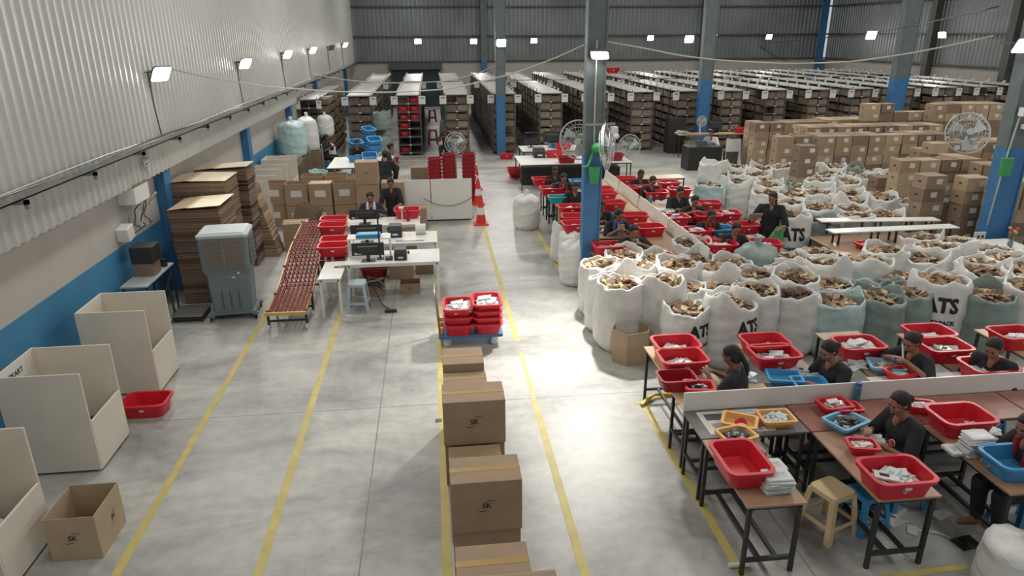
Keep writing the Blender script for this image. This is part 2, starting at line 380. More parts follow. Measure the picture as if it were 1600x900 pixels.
# ------------------------------------------------------------------ flood lamps
def flood(loc, rz, tilt, size, label, power, lit=True, group=None, arm=0.0):
    t = empty('flood_lamp', loc, rz); tag(t, label, 'lamp', group)
    T = Matrix.Rotation(tilt, 4, 'X')
    mb = MB(); mb.loft([rrect(size * 0.6, size * 0.5, 0.03, 0.0), rrect(size, size * 0.8, 0.04, 0.05), rrect(size, size * 0.8, 0.04, 0.075)], M_dark, T=T @ Matrix.Rotation(pi / 2, 4, 'X')); mb.build('housing', t)
    mb = MB(); mb.loft([rrect(size * 0.94, size * 0.74, 0.04, 0.076), rrect(size * 0.9, size * 0.7, 0.04, 0.084)], M_lamp if lit else M_glass, T=T @ Matrix.Rotation(pi / 2, 4, 'X')); mb.build('lens', t)
    mb = MB(); mb.tube([(-size * 0.55, 0, 0), (-size * 0.55, 0.12, 0.0), (size * 0.55, 0.12, 0.0), (size * 0.55, 0, 0)], 0.01, M_dark, 6); mb.build('bracket', t)
    if arm: mb = MB(); mb.box(-0.025, 0.025, 0.05, arm, -0.02, 0.02, M_dark); mb.build('mounting_arm', t)
    if lit:
        l = bpy.data.lights.new('flood_light', 'AREA'); l.shape = 'RECTANGLE'; l.size = size * 0.9; l.size_y = size * 0.7; l.energy = power; l.color = (1.0, 0.97, 0.92); l.spread = 1.25 if power > 90 else 2.3
        o = bpy.data.objects.new('flood_light', l); COL.objects.link(o); o.parent = t
        o.matrix_local = T @ Matrix.Translation((0, -0.1, 0)) @ Matrix.Rotation(-pi / 2, 4, 'X')
    return t
for x, y, lit, lb in ((247, 112, 1, 'largest and nearest of the left wall lamps'), (380, 97, 1, 'second lamp from the near end of the left wall'), (447, 83, 1, 'third lamp along the left wall'),
                 (487, 77, 1, 'fourth lamp along the left wall'), (517, 73, 0, 'unlit lamp on the left wall between two lit ones'), (538, 69, 1, 'farthest lamp of the left wall, by the corner')):
    p = PX(x, y, -4.55); flood((p.x, p.y, p.z), radians(58), radians(32), 0.36, 'floodlight with grey housing, ' + lb, FLOOD, lit)
    o = MB().tube([(SX + 0.05, p.y - 0.05, p.z), (SX + 0.05, p.y - 0.03, 3.4), (SX + 0.08, p.y, 2.85)], 0.012, M_dark, 6).build('conduit'); o.name = 'lamp_cable'
    tag(o, 'thin dark cable dropping to the tray from the ' + lb, 'cable')
    mb = MB(); mb.box(SX + 0.03, -4.44, p.y + 0.03, p.y + 0.07, p.z - 0.02, p.z + 0.02, M_dark); tag(mb.build('lamp_bracket'), 'short wall arm of the ' + lb, 'bracket')
for x, y, Y, s, tl, lb in ((938, 80, 11.8, 0.3, 57, 'bright floodlight high on the front blue column'), (783, 66, 27.35, 0.36, 20, 'floodlight on the column at the middle rack'), (1076, 60, 27.1, 0.36, 20, 'floodlight on the column behind the wooden counter'),
                       (1360, 54, 27.1, 0.42, 20, 'floodlight on the column behind the carton piles'), (1596, 68, 11.8, 0.36, 30, 'floodlight on the wide right column, cut by the photo edge')):
    p = PY(x, y, Y); flood((p.x, p.y, p.z), radians(-22) if x == 938 else 0, radians(tl), s, lb, FLOOD * (2.6 if x == 938 else 1.5), arm=0.42)
for x, y, lb in ((653, 64, 'over the roller shutter'), (740, 64, 'just right of the shutter'), (834, 63, 'left of the front column in the photo'), (1016, 59, 'between the two middle columns'),
             (1115, 57, 'beside the back column right of the middle'), (1201, 57, 'left of the far right corner')):
    p = PY(x, y, BY - 0.6); flood(tuple(p), 0, radians(20), 0.42, 'back wall floodlight hanging ' + lb, FLOOD * 1.2, arm=0.75)
p = PX(1473, 54, RX - 0.6); flood(tuple(p), radians(-60), radians(20), 0.4, 'floodlight on the right wall between two columns', FLOOD * 1.2)
mb = MB(); mb.box(p.x + 0.03, RX + 0.1, p.y - 0.02, p.y + 0.02, p.z - 0.02, p.z + 0.02, M_dark); tag(mb.build('lamp_bracket'), 'steel arm of the right wall floodlight', 'bracket')

# ------------------------------------------------------------------ hanging cables
def cable(pts, r, m, label, name='overhead_cable', sub=8):
    out = []
    for i in range(len(pts) - 1):
        a = Vector(pts[i]); b = Vector(pts[i + 1])
        for k in range(sub): out.append(a.lerp(b, k / sub))
    out.append(Vector(pts[-1])); sm = out[:]
    for _ in range(6): sm = [sm[0]] + [(sm[i - 1] + sm[i] * 2 + sm[i + 1]) / 4 for i in range(1, len(sm) - 1)] + [sm[-1]]
    return tag(MB().tube(sm, r, m, 6).build(name, smooth=True), label, 'cable')
def pxline(L, Y0, Y1): 
    n_ = len(L) - 1; return [PY(x, y, Y0 + (Y1 - Y0) * i / n_) for i, (x, y) in enumerate(L)]
cable(pxline([(250, 104), (330, 122), (420, 136), (520, 143), (600, 145), (700, 140), (800, 116), (870, 90), (926, 64)], 14.0, 12.1), 0.013, M_wire, 'pale rope-like cable sagging from the left wall lamp to the front column')
cable(pxline([(488, 116), (545, 126), (610, 130), (690, 128), (745, 116), (775, 102)], 28, 28.1), 0.02, M_wire, 'thinner cable crossing in front of the far shutter to the middle column')
cable(pxline([(928, 62), (1000, 74), (1062, 87), (1130, 95), (1230, 100), (1330, 97), (1420, 84), (1500, 68), (1552, 56)], 12.1, 12.1), 0.014, M_wire, 'grey cable sagging between the front column and the right column')
cable(pxline([(1200, 67), (1280, 60), (1352, 52)], 27, 27.3), 0.015, M_black, 'thin dark cable running to the lamp behind the carton piles')
cable([PY(1340, 56, 27.2), PY(1440, 38, 20), PY(1560, 10, 12.2)], 0.014, M_black, 'dark cable rising towards the top of the right column')
cable([PY(1185, 70, BY - 0.05), PY(1215, 90, BY - 0.05), PY(1230, 96, BY)], 0.02, M_dark, 'short thin brace line near the back wall on the right')
# ------------------------------------------------------------------ storage racks
ORD = ['first', 'second', 'third', 'fourth', 'fifth', 'sixth', 'seventh', 'eighth', 'ninth', 'tenth', 'eleventh', 'twelfth', 'thirteenth', 'fourteenth', 'fifteenth', 'sixteenth', 'seventeenth', 'eighteenth', 'nineteenth', 'twentieth', 'twenty-first', 'twenty-second', 'twenty-third', 'twenty-fourth']
RW = 0.92; RZ = 2.3; LV = [0.1 + 0.315 * i for i in range(7)]
def make_rack(L, ends=True):
    t = empty('storage_rack'); tag(t, '', 'rack', 'storage racks')
    nb = int(round(L / 0.92)); st = L / nb
    me = None; mc = None
    for i in range(nb + 1):
        for sx in (0, RW - 0.04):
            if me is None:
                mb = MB(); mb.box(0, 0.04, -0.02, 0.02, 0, RZ + 0.07, M_dark); o = mb.build('upright', t); me = o.data
            else: o = bpy.data.objects.new('upright', me); COL.objects.link(o); o.parent = t
            o.location = (sx, i * st, 0)
            if i and i < nb:
                if mc is None: mb = MB(); mb.box(-0.03, 0.03, -0.03, 0.03, RZ + 0.07, RZ + 0.16, M_wht); k = mb.build('post_cap', o); mc = k.data
                else: k = bpy.data.objects.new('post_cap', mc); COL.objects.link(k); k.parent = o
                k.location = (0.02, 0, -0.02)
    ms = None
    for z in LV:
        if ms is None: mb = MB(); mb.box(0, RW, 0, L, 0, 0.02, M_dark); mb.box(0, RW, -0.012, 0.002, -0.03, 0.03, M_dark); mb.box(RW / 2 - 0.05, RW / 2 + 0.05, -0.016, -0.011, -0.015, 0.015, M_wht); o = mb.build('shelf', t); ms = o.data
        else: o = bpy.data.objects.new('shelf', ms); COL.objects.link(o); o.parent = t
        o.location = (0, 0, z)
    mb = MB(); mb.box(RW / 2 - 0.02, RW / 2 + 0.02, 0, 0.02, 0, RZ, M_dark); mb.build('end_post', t)
    mb = MB(); mb.box(-0.01, RW + 0.01, -0.05, L + 0.05, RZ, RZ + 0.03, mat('grey_top_sheet', (186, 186, 181), 0.5, var=0.06, scale=2)); mb.build('top_sheet', t)
    mb = MB(); mb.box(-0.1, RW + 0.1, -0.07, -0.05, RZ - 0.02, RZ + 0.0, M_dark); mb.build('sign_rail', t)
    for sx in (-0.2, RW - 0.06):
        mb = MB(); mb.box(sx, sx + 0.26, -0.085, -0.08, RZ - 0.33, RZ - 0.02, M_paper)
        V, F = textmesh('LINE', 0.075, 0.002)
        mb.add([(x + sx + 0.13, -0.087, y + RZ - 0.1) for x, y, z in V], F, M_ink); mb.build('sign_card', t)
    return t
pr1 = Proto(make_rack(7.4)); pr2 = Proto(make_rack(7.0))
XR = [-3.2 + 1.863 * k for k in range(16)]
def bkphrase(k, blk): return 'long rack with pale top, %s from the left in the %s' % (ORD[k], blk)
for k, x in enumerate(XR):
    pr1.put((x, 27.95, 0), 0, bkphrase(k, 'front row of racks'))
    pr2.put((x, 36.3, 0), 0, bkphrase(k, 'rear row of racks'))
o = pr1.put((-4.85, 27.2, 0), 0, 'rack standing against the left wall with a brown top', (0.72, 0.95, 0.98))

# cartons in the racks: the ones at the rack ends one by one, the rest as stuff
def carton_mesh(w_, d_, h_, m, mark=True, lab=False, name='carton', tape=True):
    mb = MB(); mb.box(-w_ / 2, w_ / 2, -d_ / 2, d_ / 2, 0, h_, m)
    if tape: mb.box(-w_ / 2 - 0.001, w_ / 2 + 0.001, -0.025, 0.025, h_ * 0.8, h_ + 0.0015, M_tape)
    if mark: mb.box(-0.035, 0.035, -d_ / 2 - 0.002, -d_ / 2, h_ * 0.5, h_ * 0.5 + 0.022, M_ink)
    return mb
M_rc = [mat('shaded_rack_carton', (138, 120, 102), 0.85, var=0.1, scale=3), mat('shaded_rack_carton_pale', (152, 134, 112), 0.85, var=0.1, scale=3), mat('shaded_rack_carton_dull', (120, 106, 92), 0.85, var=0.12, scale=3)]  # darker cardboard: the shade under the rack tops is put into these colours
mb = carton_mesh(0.4, 0.42, 0.22, M_rc[0], tape=False); cA = mb.build('storage_carton'); MATN = M_rc
cm = [cA.data]; bpy.data.objects.remove(cA)
for m in M_rc[1:]:
    c = cm[0].copy(); c.materials[0] = m; cm.append(c)
rr = random.Random(3)
for k, x in enumerate(XR):
    if k == 1: continue
    for li, z in enumerate(LV):
        if k == 2 and li < 4 and False: continue
        for s in (0, 1):
            if rr.random() < 0.06: continue
            o = bpy.data.objects.new('storage_carton', rr.choice(cm) if k > 0 else cm[2]); COL.objects.link(o)
            o.location = (x + 0.25 + 0.43 * s + rr.uniform(-0.01, 0.01), 28.2 + rr.uniform(0, 0.03), z + 0.02)
            tag(o, 'carton at the end of the %s front rack, %s shelf up, %s side' % (ORD[k], ORD[li], ('left', 'right')[s]), 'carton', 'cartons at the rack ends')
            o.scale = (1, 1, rr.uniform(0.85, 1.1))
def fill(x0s, y0, L, label, seed):
    r = random.Random(seed); mb = MB()
    for x in x0s:
        for z in LV:
            y = y0
            while y < y0 + L - 0.35:
                d = r.uniform(0.3, 0.42); h = r.uniform(0.18, 0.27)
                for s in (0, 1):
                    if r.random() < 0.07: continue
                    x_ = x + 0.03 + s * (RW / 2) + r.uniform(0, 0.02)
                    mb.box(x_, x_ + 0.41, y, y + d - 0.02, z + 0.021, z + 0.021 + h, r.choice(MATN))
                y += d
    return tag(mb.build('stored_cartons'), label, 'cartons', kind='stuff')
fill([x for i, x in enumerate(XR) if i != 1], 28.46, 6.7, 'brown cartons packed deep on the shelves of the front row of racks', 5)
fill(XR, 36.35, 6.7, 'brown cartons packed on the shelves of the rear row of racks', 6)
fill([-4.82], 27.9, 5.5, 'mixed parcels packed on the rack against the left wall', 8)
fill([XR[1]], 29.6, 5.2, 'mixed parcels packed deep in the rack with the red tubs', 9)

# ------------------------------------------------------------------ piles of labelled cartons on the right
def lab_carton(m):
    mb = MB(); W, D, H = 0.5, 0.42, 0.28
    mb.box(-W / 2, W / 2, -D / 2, D / 2, 0, H, m); mb.box(-W / 2, W / 2, -0.004, 0.004, H, H + 0.002, M_cardd)
    mb.box(-W / 2 - 0.002, -W / 2, -0.045, 0.045, 0.13, 0.16, M_ink)
    o = mb.build('labelled_carton'); return o
lm = []
for m in (M_card, M_card2, M_card3):
    o = lab_carton(m); lm.append(o.data); bpy.data.objects.remove(o)
labs = []
for i in range(3):
    mb = MB(); dx = (0.06, 0.0, 0.1)[i]; tl = (0.1, -0.05, 0.0)[i]
    T = Matrix.Translation((dx, -0.212, 0.16)) @ Matrix.Rotation(tl, 4, 'Y'); mb.box(-0.07, 0.07, -0.002, 0.002, -0.055, 0.055, M_paper, T)
    o = mb.build('paper_label'); labs.append(o.data); bpy.data.objects.remove(o)
pile_n = 0
def lc(x, y, z, label, r):
    global pile_n
    o = bpy.data.objects.new('labelled_carton', r.choice(lm)); COL.objects.link(o); o.location = (x, y, z); o.rotation_euler = (0, 0, r.uniform(-0.06, 0.06)); o.scale = (0.97, 0.97, 1)
    tag(o, label, 'carton', 'labelled cartons piled on the right')
    if r.random() < 0.8: l = bpy.data.objects.new('paper_label', r.choice(labs)); COL.objects.link(l); l.parent = o
    pile_n += 1
rest = MB(); rp = random.Random(11)
# (px, py of the top front-left corner of the row, levels, cartons along, rows deep, how many top levels are seen, description)
ROWS = [((1373, 278), 4, 1, 1, 3, 'in the low stack by the sacks'), ((1409, 251), 6, 4, 2, 4, 'in the second pile left of the right column'),
        ((1449, 275), 6, 1, 1, 6, 'in the tall stack left of the right column'), ((1478, 279), 6, 2, 1, 6, 'in the tall double stack against the right column'),
        ((1566, 285), 6, 4, 1, 5, 'in the front row right of the right column'), ((1560, 262), 6, 4, 2, 2, 'in the second row right of the right column'),
        ((1438, 233), 5, 1, 1, 2, 'on the lone small stack among the piles'), ((1457, 224), 6, 7, 2, 3, 'in the wide row behind the wall fan'),
        ((1251, 228), 6, 1, 1, 5, 'in the front tan-sided stack'), ((1281, 213), 6, 8, 2, 5, 'in the long tall row in the middle'),
        ((1217, 214), 6, 1, 1, 4, 'in the narrow stack behind the front one'), ((1245, 213), 6, 1, 1, 3, 'in the stack left of the long row'),
        ((1262, 199), 6, 9, 2, 1, 'in the third row back'), ((1181, 192), 6, 5, 2, 5, 'in the leftmost tall pile'),
        ((1290, 187), 6, 8, 2, 1, 'in the fourth row back'), ((1368, 164), 8, 9, 2, 2, 'in the high rear row before the racks'),
        ((1478, 186), 6, 8, 2, 1, 'in the rear row right of the high ones'), ((1578, 200), 7, 5, 1, 3, 'in the high row at the right edge'), ((1582, 228), 6, 4, 1, 2, 'in the lower row at the right edge')]
occ = []
for (px, py), lv, nx, ny, seen, desc in ROWS:
    zt = lv * 0.282; p = P(px, py, zt); x0, y0 = p.x + 0.25, p.y + 0.21
    for j in range(ny):
        for i in range(nx):
            x = x0 + i * 0.515; y = y0 + j * 0.44
            if any(abs(x - a) < 0.5 and abs(y - b) < 0.42 for a, b in occ): continue
            if x > RX - 0.5: continue
            if abs(x - 10.85) < 0.6 and abs(y - 12.05) < 0.5: continue
            if abs(x - 18.9) < 0.7 and abs(y - 27.4) < 0.6 or y > 27.4: continue
            occ.append((x, y))
            lvv = lv - (1 if (j and rp.random() < 0.2) else 0); sn = (seen if j == 0 else 1)
            if i == 0: sn = max(sn, seen)
            for l in range(lvv):
                xx = x + rp.uniform(-0.012, 0.012); yy = y + rp.uniform(-0.01, 0.01)
                if l >= lvv - sn and pile_n < 298:
                    lc(xx, yy, l * 0.28 + 0.001, 'carton %s, %s from left, %s from top%s' % (desc, ORD[i], ORD[lvv - 1 - l], '' if j == 0 else ', rear'), rp)
                else: rest.box(xx - 0.24, xx + 0.24, yy - 0.2, yy + 0.2, l * 0.28 + 0.002, l * 0.28 + 0.28, M_card3)
tag(rest.build('carton_pile_core'), 'brown cartons buried low and deep inside the piles on the right', 'cartons', kind='stuff')
# ------------------------------------------------------------------ sacks
def sack_r(th, u, R, sd):
    a, b, c = sd * 1.7, sd * 2.9, sd * 4.3
    base = 0.95 + 0.07 * sin(pi * min(1, u * 1.02)) - 0.13 * (max(0, 0.14 - u) / 0.14) ** 2
    w_ = 0.03 * sin(2 * th + a) + 0.025 * sin(3 * th + b - u * 4) + 0.012 * sin(u * 17 + 2.2 * sin(th + a) + c) + 0.010 * sin(u * 31 + 3 * sin(2 * th + b)) + 0.012 * sin(11 * th + u * 7 + b) * u + 0.008 * sin(17 * th - u * 9)
    return R * (base + w_)
def make_sack(sd, R=0.4, H=0.8, m=None, text=None, tphi=-90, fold=0.0, scrap=None, fillz=0.86, closed=False):
    r = random.Random(sd * 13 + 1); n = 56; rings = []
    for i in range(23):
        u = i / 22; z = H * u
        rings.append([(sack_r(2 * pi * k / n, u, R, sd) * cos(2 * pi * k / n), sack_r(2 * pi * k / n, u, R, sd) * sin(2 * pi * k / n), z) for k in range(n)])
    pk = [r.uniform(0, 2 * pi) for _ in range(4)]
    rs_ = (0.7, 1.3, 1.0, 1.7, 0.9, 1.5, 1.1)[sd % 7]
    def rim(th): return 0.035 + rs_ * (0.04 * abs(sin(th + pk[0])) ** 2 + 0.1 * max(0, cos(th - pk[1])) ** 6 + 0.07 * max(0, cos(th - pk[3])) ** 8) + 0.014 * sin(7 * th + pk[2]) + 0.008 * sin(13 * th)
    for f, ro in ((0.35, 1.0), (0.75, 0.97), (0.95, 0.94), (1.0, 0.91), (0.9, 0.89), (0.3, 0.88), (-0.6, 0.88), (-2.0, 0.86)):
        ring = []
        for k in range(n):
            th = 2 * pi * k / n; q = sack_r(th, 1.0, R, sd) * (ro + 0.06 * fold * max(f, 0) * sin(2 * th + pk[2]) + 0.035 * sin(5 * th + pk[1]) * max(f, 0)); h = rim(th)
            ring.append((q * cos(th), q * sin(th), H + h * f if f > 0 else H + 0.07 * f))
        rings.append(ring)
    if closed:
        rings = rings[:24]
        for q, dz in ((0.78, 0.1), (0.5, 0.15), (0.22, 0.17), (0.12, 0.2), (0.17, 0.27), (0.02, 0.28)):
            rings.append([(q * R * (1 + 0.16 * sin(4 * 2 * pi * k / n + sd) + 0.1 * sin(9 * 2 * pi * k / n)) * cos(2 * pi * k / n), q * R * (1 + 0.16 * sin(4 * 2 * pi * k / n + sd)) * sin(2 * pi * k / n), H + dz * (1 + 0.15 * sin(3 * 2 * pi * k / n + sd))) for k in range(n)])
    o = MB().loft(rings, m, cap=True).build('woven_sack', smooth=True)
    if text:
        mb = MB()
        for s_, sz, zz, bo in text:
            V, F = textmesh(s_, sz, bo); ph = radians(tphi); vs = []
            for x, y, z in V:
                th = ph + x / R; u = (zz + y) / H; q = sack_r(th % (2 * pi), u, R, sd) + 0.006; vs.append((q * cos(th), q * sin(th), zz + y))
            mb.add(vs, F, M_ink)
        mb.build('printed_lettering', o)
    s = None
    if not closed:
        mb = MB(); ms = scrap or [M_scrap, M_scrap, M_scrap2, M_scrapd, M_card3]
        hr = [[(R * 0.9 * q * cos(2 * pi * k / 20), R * 0.9 * q * sin(2 * pi * k / 20), H - 0.06 + 0.07 * (1 - q * q)) for k in range(20)] for q in (0.92, 0.7, 0.4, 0.1)]
        mb.loft(hr, ms[0], cap=True)
        for i in range(48):
            a = r.uniform(0, 2 * pi); lg = sd % 3 == 1; d = R * (0.55 if lg else 0.66) * sqrt(r.random()); L = r.uniform(0.1, 0.17) if lg else r.uniform(0.06, 0.12); W = r.uniform(0.025, 0.045) if lg else r.uniform(0.025, 0.06)
            T = Matrix.Translation((d * cos(a), d * sin(a), H - 0.03 + 0.03 * r.random() + 0.07 * (1 - d / R))) @ Euler((r.uniform(-0.7, 0.7), r.uniform(-0.7, 0.7), r.uniform(0, pi))).to_matrix().to_4x4()
            mb.box(-L, L * 0.9, -W, W, -0.004, 0.004, r.choice(ms), T)
        s = mb.build('cardboard_scraps')
    return o, s
SK = []
for sd in range(7): SK.append(make_sack(sd, m=M_sackw, fold=(sd % 3) * 0.3, H=0.9 + 0.02 * (sd % 3)))
SKM = [make_sack(20, m=M_sackm, fold=0.4), make_sack(21, m=M_sackm, fold=0.2)]
SKG = [make_sack(31, m=M_sackg, fold=0.5), make_sack(32, m=M_sackg, fold=0.1)]
SKD = make_sack(41, m=M_sackw, scrap=[M_scrapd, M_scrapd, M_black], fold=0.2)
ATS = [('ATS', 0.24, 0.6, 0.011), ('OVERPACK', 0.07, 0.38, 0.003)]
SKA = make_sack(51, m=M_sackw, text=ATS, tphi=-72); SKA2 = make_sack(52, m=M_sackw, text=ATS, tphi=-62, fold=0.3)
SKL = make_sack(53, m=M_sackw, text=[('ATS', 0.25, 0.6, 0.012), ('OVERPACK', 0.08, 0.38, 0.003)], tphi=-118, fold=0.3)
SKC = [make_sack(61, m=M_sackw, closed=True, H=0.8), make_sack(62, m=M_sackw, closed=True, H=0.75)]
SKGC = make_sack(63, m=M_sackg, closed=True, H=0.9)
SKMC = make_sack(64, m=M_sackm, closed=True, H=0.9)
SKE = make_sack(33, m=M_sackg, text=[('eco', 0.13, 0.5, 0.003)], tphi=-95)
_proto_sacks = SK + SKM + SKG + [SKD, SKA, SKA2, SKL] + SKC + [SKGC, SKMC, SKE]
_scr = {}
for o, s in _proto_sacks:
    _scr[o.name] = s; KIDS[o.name] = [(c, []) for c in kids(o)]
_used = set(); rs = random.Random(5); sack_xy = []
def put_sack(v, x, y, z=0.0, rz=0.0, sc=1.0, label='', group=None, cont=True, szz=1.0):
    o, s = v; first = o.name not in _used; _used.add(o.name)
    S = (sc, sc, sc * szz)
    col = 'mint' if o.data.materials[0] == M_sackm else ('grey-green' if o.data.materials[0] == M_sackg else 'white')
    if first: k = o
    else: k = dup(o, (x, y, z), rz)
    k.location = (x, y, z); k.rotation_euler = (0, 0, rz); k.scale = S
    tag(k, col + ' ' + label, 'sack', group or 'woven sacks of cardboard scraps')
    sack_xy.append((x, y))
    if s and cont:
        c = s if first else bpy.data.objects.new('cardboard_scraps', s.data)
        if not first: COL.objects.link(c)
        c.location = (x, y, z); c.rotation_euler = (0, 0, rz + (0 if first else rs.uniform(0, 6))); c.scale = S
        tag(c, 'scraps in the ' + col + ' ' + label, 'scraps', kind='stuff')
    elif s and first: bpy.data.objects.remove(s)
    return k
W = lambda: rs.choice(SK)
FRONT = [  # opening centre in the photo, variety, description
 ((970, 459), SK[0], 'sack at the front left corner of the sack crowd, behind the open empty carton'), ((1020, 459), SK[1], 'sack half hidden behind the empty carton and the first ATS sack'),
 ((1062, 474), SKA, 'sack with ATS print and crumpled top, behind the two front red tubs'), ((1120, 480), SKA2, 'sack with ATS print, behind the worker seen from the back'),
 ((1173, 468), SK[2], 'sack in the front row, right of the two ATS sacks'), ((1230, 464), SKD, 'sack filled with dark brown scraps in the front row'),
 ((1283, 467), SKM[0], 'sack with rolled rim in the front row, beside the dark scraps one'), ((1343, 468), SKG[0], 'sack in the front row, left of the yellow gap on the floor'),
 ((956, 440), SK[3], 'sack with upright scraps, second behind the front left corner'), ((939, 416), SK[4], 'sack touching the foot of the front blue column'),
 ((985, 424), SK[5], 'sack with a slanting rim, right behind the front left corner pair'), ((976, 401), SK[6], 'sack close to the lowest seated worker and red tub'),
 ((1024, 408), SK[1], 'small sack below the worker who holds a grey pouch'), ((1048, 418), SK[2], 'sack with a tall pointed rim in the second row'),
 ((1065, 437), SK[0], 'sack above the crumpled ATS sack'), ((1088, 404), SK[3], 'sack full of long brown sheets near the partition end'), ((1081, 384), SK[4], 'sack standing highest against the white partition end'),
 ((1095, 427), SK[5], 'sack with pale folded sheets, behind the two ATS sacks'), ((1145, 413), SK[6], 'sack with a frilled rim below the blue tub worker'), ((1166, 430), SK[0], 'sack with a dark slot of scraps in the middle'),
 ((1131, 445), SK[1], 'sack of short scraps just above the rightmost ATS sack'), ((1183, 401), SKGC, 'closed bag lying beneath the lowest red tub of the right benches'), ((1207, 404), SK[2], 'sack with small opening under the end of the far bench'),
 ((1220, 419), SK[3], 'sack with a row of brown pieces right of centre'), ((1262, 403), SK[4], 'sack left of the wooden table legs'), ((1283, 419), SK[5], 'sack with dark scraps beside the wooden table legs'),
 ((1212, 446), SK[6], 'sack directly behind the dark scraps one'), ((1262, 440), SK[0], 'sack with few scraps behind the mint rolled one'), ((1316, 438), SKM[1], 'sack with flat pale pieces under the wooden table'),
 ((1361, 412), SK[1], 'knotted sack right of the wooden table legs'), ((1385, 398), SK[2], 'sack behind the knotted one'), ((1424, 402), SK[3], 'sack topped with large pale flat sheets'), ((1402, 426), SKG[1], 'sack with brown sheets on a green bag, below the large pale sheets'),
 ((1463, 393), SK[4], 'sack of broad sheets right of the pale sheets'), ((1444, 381), SK[5], 'sack at the near edge of the wooden table'), ((1493, 387), SK[6], 'sack at the foot of the right column'), ((1538, 393), SK[0], 'sack below the desk with the flowers'),
 ((1440, 432), SK[1], 'sack with the left rim of the large ATS pair'), ((1472, 444), SKL, 'large sack printed ATS, right of the yellow floor gap'), ((1532, 419), SK[2], 'sack with a high fold behind the large ATS one'), ((1528, 434), SK[3], 'sack with pale yellow mouth right of the large ATS one'),
 ((1572, 410), SK[4], 'sack with a pointed side below the desk'), ((1562, 436), SK[5], 'sack near the right photo edge, second row'), ((1548, 462), SKE, 'sack with faint print at the right, behind the worker bending down'), ((1612, 456), SK[6], 'sack cut by the right photo edge, front row'),
 ((1608, 428), SK[0], 'sack cut by the right photo edge, second row'), ((1350, 446), SKG[1], 'sack with pale scraps tucked behind the front row near the gap'),
]
placed = []
for (px, py), v, d in FRONT:
    p = P(px, py, 0.84); x, y = p.x, p.y + 0.03
    for _ in range(30):
        mv = False
        for a, b in placed:
            dx, dy = x - a, y - b; dd = sqrt(dx * dx + dy * dy)
            if dd < 0.6:
                x += dx / (dd + 1e-5) * (0.61 - dd) * 0.6; y += dy / (dd + 1e-5) * (0.61 - dd) * 0.6; mv = True
        if not mv: break
    placed.append((x, y))
    isd = v in (SKA, SKA2, SKL, SKE); put_sack(v, x, y, 0, 0 if isd else rs.uniform(0, 6.28), 1.08 if v is SKL else rs.uniform(0.93, 1.0), d, szz=rs.uniform(1.02, 1.1) if p.y < 9.6 else rs.uniform(0.9, 1.0))
# the big crowd behind the benches
put_sack(SKL, 7.0, 12.75, 0, 0.25, 1.05, 'sack with ATS print beside the standing worker, left of the wooden table', szz=1.25); placed.append((7.0, 12.75))
put_sack(SK[2], P(1110, 256, 1.1).x + 0.1, P(1110, 256, 1.1).y, 0, 1, 1.0, 'sack gaping open and empty at the far left corner of the back crowd', szz=1.15, cont=False)
put_sack(SKM[0], P(1103, 277, 1.05).x + .1, P(1103, 277, 1.05).y, 0, 2, 0.95, 'sack with rolled white rim, just before the gaping empty one', szz=1.08)
placed += [(P(1110, 256, 1.1).x, P(1110, 256, 1.1).y), (P(1103, 277, 1.05).x, P(1103, 277, 1.05).y)]
row = 0; y = 12.9
while y < 18.9:
    x = 7.75 + 0.35 * (row % 2) + (0.35 if y > 17 else 0); k = 0
    xe = 12.2 if y > 15.3 else (11.0 if y > 14 else 9.4 + (y - 12.9) * 0.9)
    while x < xe:
        xx = x + rs.uniform(-0.07, 0.07); yy = y + rs.uniform(-0.06, 0.06)
        if all((xx - a) ** 2 + (yy - b) ** 2 > 0.33 for a, b in placed) and all(abs(xx - a) > 0.62 or abs(yy - b) > 0.58 for a, b in occ):
            v = rs.choice(SK * 3 + SKM + SKG)
            put_sack(v, xx, yy, 0, rs.uniform(0, 6.28), rs.uniform(0.93, 1.0), 'sack of the back crowd, %s row, %s from its left' % (ORD[row], ORD[k]), szz=rs.uniform(0.98, 1.12)); placed.append((xx, yy))
        k += 1; x += 0.7
    y += 0.64; row += 1
for (px, py), v, z, sc, d in (((823, 300), SKC[0], 0, 0.8, 'closed sack standing alone on the floor at the far left of the benches'), ((898, 352), SKC[1], 0, 0.8, 'closed sack with a green patch, beside the bench behind the column'),
                         ((884, 343), SK[1], 0, 0.75, 'tall thin sack leaning under the far left bench'), ((903, 371), SKC[1], 0, 0.85, 'closed sack just left of the front blue column foot')):
    p = P(px, py, 0.9); put_sack(v, p.x, p.y, 0, rs.uniform(0, 6), sc, d, szz=1.08)
p = P(1585, 880, 0.3); put_sack(SKC[1], 4.75, 4.15, 0, 1.2, 0.8, 'closed sack in the bottom right corner of the photo', szz=0.75)
for nm, (px, py), Y, sz in (('stacked on the floor left of the rack with red tubs, lower one', (606, 228), 27.2, (0.85, 0.95)), ):
    put_sack(SKGC, -1.85, 27.2, 0, 0, 0.85, 'closed bag ' + nm, szz=1.0); put_sack(SKG[1], -1.85, 27.2, 1.12, 1, 0.85, 'closed bag lying on top of the lower one left of the rack with red tubs', szz=0.9, cont=False)
put_sack(SKC[0], -3.75, 25.6, 0, 0, 0.75, 'white bag low in the pile near the wall-side rack'.replace('white ', ''), szz=1.2); put_sack(SKC[1], -3.75, 25.6, 1.15, 2, 0.7, 'bag on top of the pile near the wall-side rack', szz=1.1)
put_sack(SKMC, -4.42, 22.9, 0.9, 0, 1.05, 'closed bag, very large, on the timber heap by the left wall', szz=0.95); put_sack(SKC[0], -4.1, 24.0, 0.9, 2, 0.85, 'closed bag, very large, right of the mint one by the left wall', szz=1.3)
